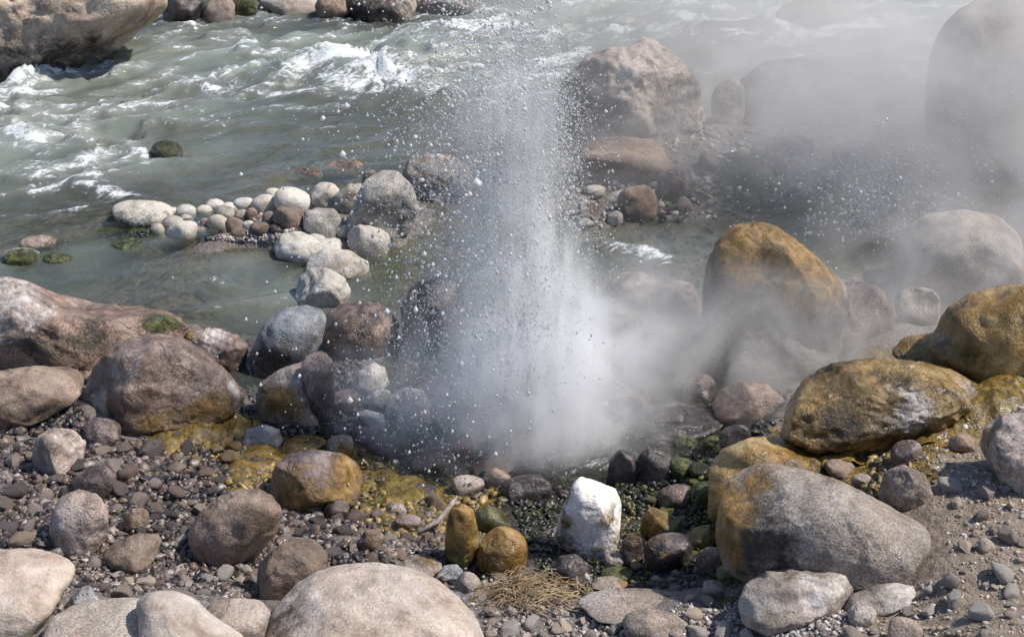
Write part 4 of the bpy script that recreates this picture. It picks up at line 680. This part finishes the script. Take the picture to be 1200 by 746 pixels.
# ------------------------------------------------------------------ slimy algae mats over the wet stones
def algae_mat():
    m = NT('ochre_algae_film'); tc = m.n('TexCoord'); v = tc.outputs['Object']
    n1 = m.noise(v, 14, 6, .7, .8); n2 = m.noise(v, 70, 5, .7, .5); f = m.math('ADD', m.math('MULTIPLY', n1, .6), m.math('MULTIPLY', n2, .4))
    col = m.ramp(f, [(.36, (.028,.022,.008)), (.45, (.095,.062,.014)), (.54, (.21,.132,.026)), (.66, (.38,.28,.10))])
    at = m.n('Attribute', attribute_name='cov'); sx = m.n('SeparateColor'); m.l(at.outputs['Color'], sx.inputs[0])
    col = m.mix(m.math('MULTIPLY', sx.outputs[1], m.mr(n1, .42, .56)), col, m.ramp(n2, [(.35, (.02,.026,.006)), (.65, (.12,.13,.02))]))
    bp = m.n('Bump'); bp.inputs['Strength'].default_value = .8; bp.inputs['Distance'].default_value = .01; m.l(f, bp.inputs['Height'])
    b = m.n('BsdfPrincipled'); m.l(col, b.inputs['Base Color']); m.l(m.mr(n2, .36, .62, .1, .5), b.inputs['Roughness']); m.l(bp.outputs[0], b.inputs['Normal']); m.l(b.outputs[0], m.out.inputs[0]); return m.m
AX = np.arange(-1.7, 2.1, .011); AY = np.arange(3.5, 5.4, .013); ax, ay = np.meshgrid(AX, AY); ap = np.stack([ax.ravel(), ay.ravel()], 1); mk = np.zeros(len(ap)); mgk = np.zeros(len(ap))
for (p, r_, ch, st_) in _pw:
    if ch > 1: continue
    rm = r_*np.linalg.norm(p-np.array([0, 0, CAMZ]))/FPX; d = np.hypot((ap[:, 0]-p[0])/rm, (ap[:, 1]-p[1])/(rm*1.9)); q = st_*sstep(1.3, .3, d)
    if ch == 0: mk = np.maximum(mk, q)
    else: mgk = np.maximum(mgk, q)
p3 = np.stack([ap[:, 0], ap[:, 1], 0*mk], 1); lift = mk*1.0+.55*fbm(p3*5, 4)-.62; h0 = H(ap[:, 0], ap[:, 1])
az = h0+np.clip(lift, -.6, .5)*.055+.010*fbm(p3*16, 3)+.005*fbm(p3*45, 2)
fa = grid_faces(len(AX), len(AY)); keep = (lift[fa] > -.28).any(1); fa = fa[keep]; used = np.unique(fa); remap = np.full(len(ap), -1); remap[used] = np.arange(len(used))
ALG = link('algae', mesh_np('algae', np.stack([ap[:, 0], ap[:, 1], az], 1)[used], remap[fa], algae_mat(), np.stack([mk, np.clip(mgk, 0, 1), mk, mk], 1)[used])); tag(ALG, kind='stuff')

# ------------------------------------------------------------------ twig and straw
def tube(path, rad, n=7):
    P = np.array(path, float); k = len(P); Vt, Ft = [], []
    for i in range(k):
        tdir = P[min(i+1, k-1)]-P[max(i-1, 0)]; tdir /= np.linalg.norm(tdir)+1e-9; a = np.cross(tdir, [0, 0, 1.0]); 
        if np.linalg.norm(a) < 1e-3: a = np.array([1., 0, 0])
        a /= np.linalg.norm(a); b = np.cross(tdir, a); rr = rad[i] if hasattr(rad, '__len__') else rad
        for j in range(n): th = 2*math.pi*j/n; Vt.append(P[i]+rr*(math.cos(th)*a+math.sin(th)*b))
    for i in range(k-1):
        for j in range(n): Ft.append((i*n+j, i*n+(j+1) % n, (i+1)*n+(j+1) % n, (i+1)*n+j))
    return np.array(Vt), np.array(Ft)
def plant_mat(name, a, b, scale=30):
    m = NT(name); tc = m.n('TexCoord'); mp = m.n('Mapping'); mp.inputs['Scale'].default_value = (1, 1, .4); m.l(tc.outputs['Object'], mp.inputs[0])
    n = m.noise(mp.outputs[0], scale, 5, .65); b_ = m.n('BsdfPrincipled'); m.l(m.ramp(n, [(.35, a), (.65, b)]), b_.inputs['Base Color']); b_.inputs['Roughness'].default_value = .7
    bp = m.n('Bump'); bp.inputs['Strength'].default_value = .6; bp.inputs['Distance'].default_value = .004; m.l(n, bp.inputs['Height']); m.l(bp.outputs[0], b_.inputs['Normal']); m.l(b_.outputs[0], m.out.inputs[0]); return m.m
tw = [(493,622,.012),(503,616,.03),(512,611,.045),(519,604,.055),(525,596,.07),(530,589,.08),(535,582,.085)]
pp = []
for x, y, dz in tw:
    g = ground(x, y+10); pp.append(at_z(x, y, g[2]+dz))
pp = np.array(pp); o0 = pp[0].copy(); Vt, Ft = tube(np.repeat(pp-o0, 1, 0), [.005, .008, .0085, .0095, .0085, .009, .005], 8); Vt = Vt+.0025*fbm(Vt*60, 2)[:, None]
TW = link('twig', mesh_np('twig', Vt, Ft, plant_mat('grey_bark', (.14,.11,.09), (.36,.31,.27), 60)), o0); tag(TW, 'bent grey driftwood twig lying on the wet stones', 'twig')
Vs, Fs = [], []; b0 = 0; gc = ground(622, 700)
for k in range(240):
    x = random.gauss(620, 24); y = 692+random.gauss(0, 9)
    if k % 5 == 0: x = random.uniform(575, 678)
    g = ground(x, y+8); L = random.uniform(.05, .16); a = random.gauss(.25, .55) if k % 3 else random.uniform(-1.6, 1.6)
    d = np.array([math.cos(a)*random.choice((-1, 1)), math.sin(a)*.8, 0]); hgt = random.uniform(.004, .038)*max(0, 1-abs(x-620)/60)+.012
    p = [np.array([0, 0, hgt])+d*L*(q-.5)+np.array([0, 0, 1])*(.022*(1-(2*q-1)**2)*random.uniform(.2, 1.4)-.01*q)+np.array([-d[1], d[0], 0])*.02*random.uniform(-1, 1)*(q-.5)**2 for q in (0, .2, .4, .6, .8, 1)]
    Vt, Ft = tube(np.array(p)+g-gc, random.uniform(.0008, .0022), 4); Vs.append(Vt); Fs.append(Ft+b0); b0 += len(Vt)
ST = link('straw_tuft', mesh_np('straw_tuft', np.concatenate(Vs), np.concatenate(Fs), plant_mat('dry_straw', (.16,.10,.055), (.42,.31,.18), 25)), gc); tag(ST, 'tangled clump of dry brown straw caught among the stones', 'straw clump')

# ------------------------------------------------------------------ geyser: drops thrown up from the vent
def drop_mat():
    m = NT('water_drops'); d = m.n('BsdfDiffuse'); d.inputs[0].default_value = (.97, .975, .98, 1); t = m.n('BsdfTranslucent'); t.inputs[0].default_value = (.97, .975, .98, 1)
    g = m.n('BsdfGlossy'); g.inputs['Roughness'].default_value = .05; tr = m.n('BsdfTransparent')
    s = m.n('MixShader'); s.inputs[0].default_value = .5; m.l(d.outputs[0], s.inputs[1]); m.l(t.outputs[0], s.inputs[2])
    s1 = m.n('MixShader'); s1.inputs[0].default_value = .04; m.l(s.outputs[0], s1.inputs[1]); m.l(tr.outputs[0], s1.inputs[2])
    f = m.n('Fresnel'); f.inputs[0].default_value = 1.33
    s2 = m.n('MixShader'); m.l(f.outputs[0], s2.inputs[0]); m.l(s1.outputs[0], s2.inputs[1]); m.l(g.outputs[0], s2.inputs[2]); m.l(s2.outputs[0], m.out.inputs[0]); return m.m
M['drops'] = drop_mat()
OCT = (np.array([(1, 0, 0), (-1, 0, 0), (0, 1, 0), (0, -1, 0), (0, 0, 1), (0, 0, -1)], float), np.array([(0, 2, 4), (2, 1, 4), (1, 3, 4), (3, 0, 4), (2, 0, 5), (1, 2, 5), (3, 1, 5), (0, 3, 5)]))
def drops(name, P, Vel, Rad, parent, org):
    S, F = (ico(1) if len(P) < 3000 else OCT); n = len(P); r = np.random.default_rng(n); V = np.empty((n, len(S), 3)); sp = np.linalg.norm(Vel, axis=1); d = Vel/(sp[:, None]+1e-6); st = 1+.22*np.clip(sp, 0, 4)*r.uniform(.2, 1.2, n)
    proj = np.einsum('vk,nk->nv', S, d); wob = 1+.25*r.normal(size=(n, len(S)))*.6
    V = (S[None]*wob[:, :, None]+proj[:, :, None]*d[:, None, :]*(st-1)[:, None, None])*Rad[:, None, None]+P[:, None, :]
    Fa = (F[None]+(np.arange(n)*len(S))[:, None, None]).reshape(-1, 3)
    o = link(name, mesh_np(name, V.reshape(-1, 3)-org, Fa, M['drops']), (0, 0, 0), parent); o['kind'] = 'stuff'; return o
VENT = ground(625, 525); r = np.random.default_rng(11)
def ballistic(n, sp, vx, vy, rad, tlo=.0, spread=.05):
    vz = r.normal(sp[0], sp[1], n); T = 2*vz/9.81; t = (tlo+(1-tlo)*r.random(n))*T; ux = r.normal(vx[0], vx[1], n); uy = r.normal(vy[0], vy[1], n)
    p0 = VENT+np.stack([r.normal(0, spread, n), r.normal(0, spread, n), 0*t], 1); P = p0+np.stack([ux*t, uy*t, vz*t-4.905*t*t], 1)
    return P, np.stack([ux, uy, vz-9.81*t], 1), rad[0]*np.exp(r.normal(0, rad[1], n))
sets = [ballistic(6500, (5.05,.09), (-.08,.11), (.05,.09), (.0016,.45), .0), ballistic(5500, (4.98,.12), (.10,.05), (.05,.09), (.0015,.45), .25), ballistic(5000, (4.8,.25), (.04,.13), (.05,.11), (.0016,.45)), ballistic(9500, (4.6,.45), (-.27,.18), (.0,.16), (.0018,.55)), ballistic(6000, (4.7,.3), (-.36,.11), (.0,.12), (.0019,.5), .35), ballistic(3600, (5.2,.45), (-.34,.25), (.0,.2), (.0021,.55), .3),
        ballistic(3500, (2.4,.7), (-.25,.5), (.05,.3), (.0017,.45)), ballistic(1500, (5.6,.22), (-.12,.14), (.08,.12), (.0020,.5), .3), ballistic(300, (5.75,.25), (-.15,.22), (.1,.2), (.0032,.45), .35), ballistic(350, (4.8,.5), (-.5,.3), (-.1,.3), (.003,.45), .4)]
P = np.concatenate([s[0] for s in sets]); Ve = np.concatenate([s[1] for s in sets]); Ra = np.concatenate([s[2] for s in sets]); ok = P[:, 2] > -.03
gy_e = bpy.data.objects.new('geyser', None); gy_e.location = VENT; COL.objects.link(gy_e); tag(gy_e, 'hot spring geyser throwing a white column of drops above the rocks', 'geyser')
drops('spray', P[ok], Ve[ok], Ra[ok], gy_e, VENT)
c = at_z(1035, 272, .0); n = 2400; vz = r.normal(2.3, .5, n).clip(.3); t = r.random(n)*2*vz/9.81; ux = r.normal(-.05, .75, n); uy = r.normal(0, .4, n)
P = c+np.stack([ux*t+r.normal(0, .1, n), uy*t+r.normal(0, .1, n), vz*t-4.905*t*t], 1); e2 = bpy.data.objects.new('splash', None); e2.location = c; COL.objects.link(e2); tag(e2, 'small bubbling splash of drops beyond the orange topped boulder', 'splash')
drops('spray', P, np.stack([ux, uy, vz-9.81*t], 1), .0036*np.exp(r.normal(0, .4, n)), e2, c)

# ------------------------------------------------------------------ steam
def steam(loc, rad, dens, nscale=2.2, lo=.36, hi=.72, step=1.0, col=(.995, .995, .995), edge=.05):
    m = NT('steam'); tc = m.n('TexCoord'); v = tc.outputs['Object']
    dv = m.n('VectorMath', operation='DIVIDE'); m.l(v, dv.inputs[0]); dv.inputs[1].default_value = rad
    ln = m.n('VectorMath', operation='LENGTH'); m.l(dv.outputs[0], ln.inputs[0])
    fall = m.mr(ln.outputs['Value'], 1.0, edge, 0, 1)
    gpos = m.n('VectorMath', operation='ADD'); m.l(v, gpos.inputs[0]); gpos.inputs[1].default_value = [float(q) for q in loc]
    n = m.noise(gpos.outputs[0], nscale, 4, .58, 1.3); f = m.math('MULTIPLY', m.math('MULTIPLY', fall, m.mr(n, lo, hi)), dens)
    pv = m.n('VolumePrincipled'); pv.inputs['Color'].default_value = c4(col); pv.inputs['Anisotropy'].default_value = 0.0; pv.inputs['Density'].default_value = 0; m.l(f, pv.inputs['Density'])
    m.l(pv.outputs[0], m.out.inputs['Volume']); m.m.cycles.volume_step_rate = step if hasattr(m.m.cycles, 'volume_step_rate') else 1
    S, F = ico(3); o = link('steam', mesh_np('steam', S*np.array(rad)*1.03, F, m.m), [float(q) for q in loc]); return tag(o, kind='stuff')
DR = (.87, .85, .825)
steam(at_y(655, 440, VENT[1]+.12), (.52,.45,.46), 9.0, 4.2, .36, .66)
steam(at_y(620, 500, VENT[1]-.05), (.66,.36,.20), 4.5, 4.5, .38, .66)
steam(at_y(525, 450, VENT[1]+.05), (.55,.38,.36), 3.4, 4.2, .38, .66)
steam(at_y(850, 420, 4.6), (1.25,.6,.60), 4.3, 3.0, .36, .66, col=DR)
steam(at_y(1120, 310, 5.15), (.85,.5,.5), 2.2, 3.0, .36, .66, col=DR)
steam(at_y(900, 230, 6.9), (2.4,1.3,1.1), 2.9, 1.8, .31, .70, col=DR)
steam(at_y(1170, 130, 6.3), (1.5,1.0,1.2), 4.2, 2.0, .32, .68, col=DR)
steam(at_y(930, 60, 9.0), (2.9,1.9,1.2), 1.6, 1.2, .28, .68, col=DR)
# the jet's own fine mist: a column that widens as it falls back
def jet_mist():
    m = NT('jet_mist'); tc = m.n('TexCoord'); v = tc.outputs['Object']; sp = m.n('SeparateXYZ'); m.l(v, sp.inputs[0])
    w = m.mr(sp.outputs[2], 0, 1.36, .45, .19, False); cx_ = m.mr(sp.outputs[2], 0, 1.36, -.03, -.11, False)
    dx = m.math('DIVIDE', m.math('SUBTRACT', sp.outputs[0], cx_), w); dy = m.math('DIVIDE', sp.outputs[1], m.math('MULTIPLY', w, .8))
    rr = m.math('SQRT', m.math('ADD', m.math('MULTIPLY', dx, dx), m.math('MULTIPLY', dy, dy)))
    rad = m.math('MULTIPLY', m.mr(rr, 1.0, .15), m.mr(sp.outputs[2], 1.48, 1.15))
    mp = m.n('Mapping'); mp.inputs['Scale'].default_value = (1, 1, .2); m.l(v, mp.inputs[0])
    nb_ = m.noise(v, 5, 3, .6, .8); n = m.math('ADD', m.math('MULTIPLY', m.noise(mp.outputs[0], 20, 4, .68, .4), .65), m.math('MULTIPLY', nb_, .35)); side = m.mr(dx, -.9, .7, .45, 1.3, False)
    f = m.math('MULTIPLY', m.math('MULTIPLY', rad, m.mr(n, .455, .575)), m.math('MULTIPLY', side, 10.0))
    pv = m.n('VolumePrincipled'); pv.inputs['Color'].default_value = (.998, .998, .998, 1); m.l(f, pv.inputs['Density']); m.l(pv.outputs[0], m.out.inputs['Volume'])
    m.m.cycles.volume_step_rate = .4 if hasattr(m.m.cycles, 'volume_step_rate') else 1; return m.m
S_, F_ = ico(3); jm = link('mist', mesh_np('mist', S_*np.array([.52, .40, .78])+np.array([0, 0, .70]), F_, jet_mist()), (0, 0, 0), gy_e); jm['kind'] = 'stuff'
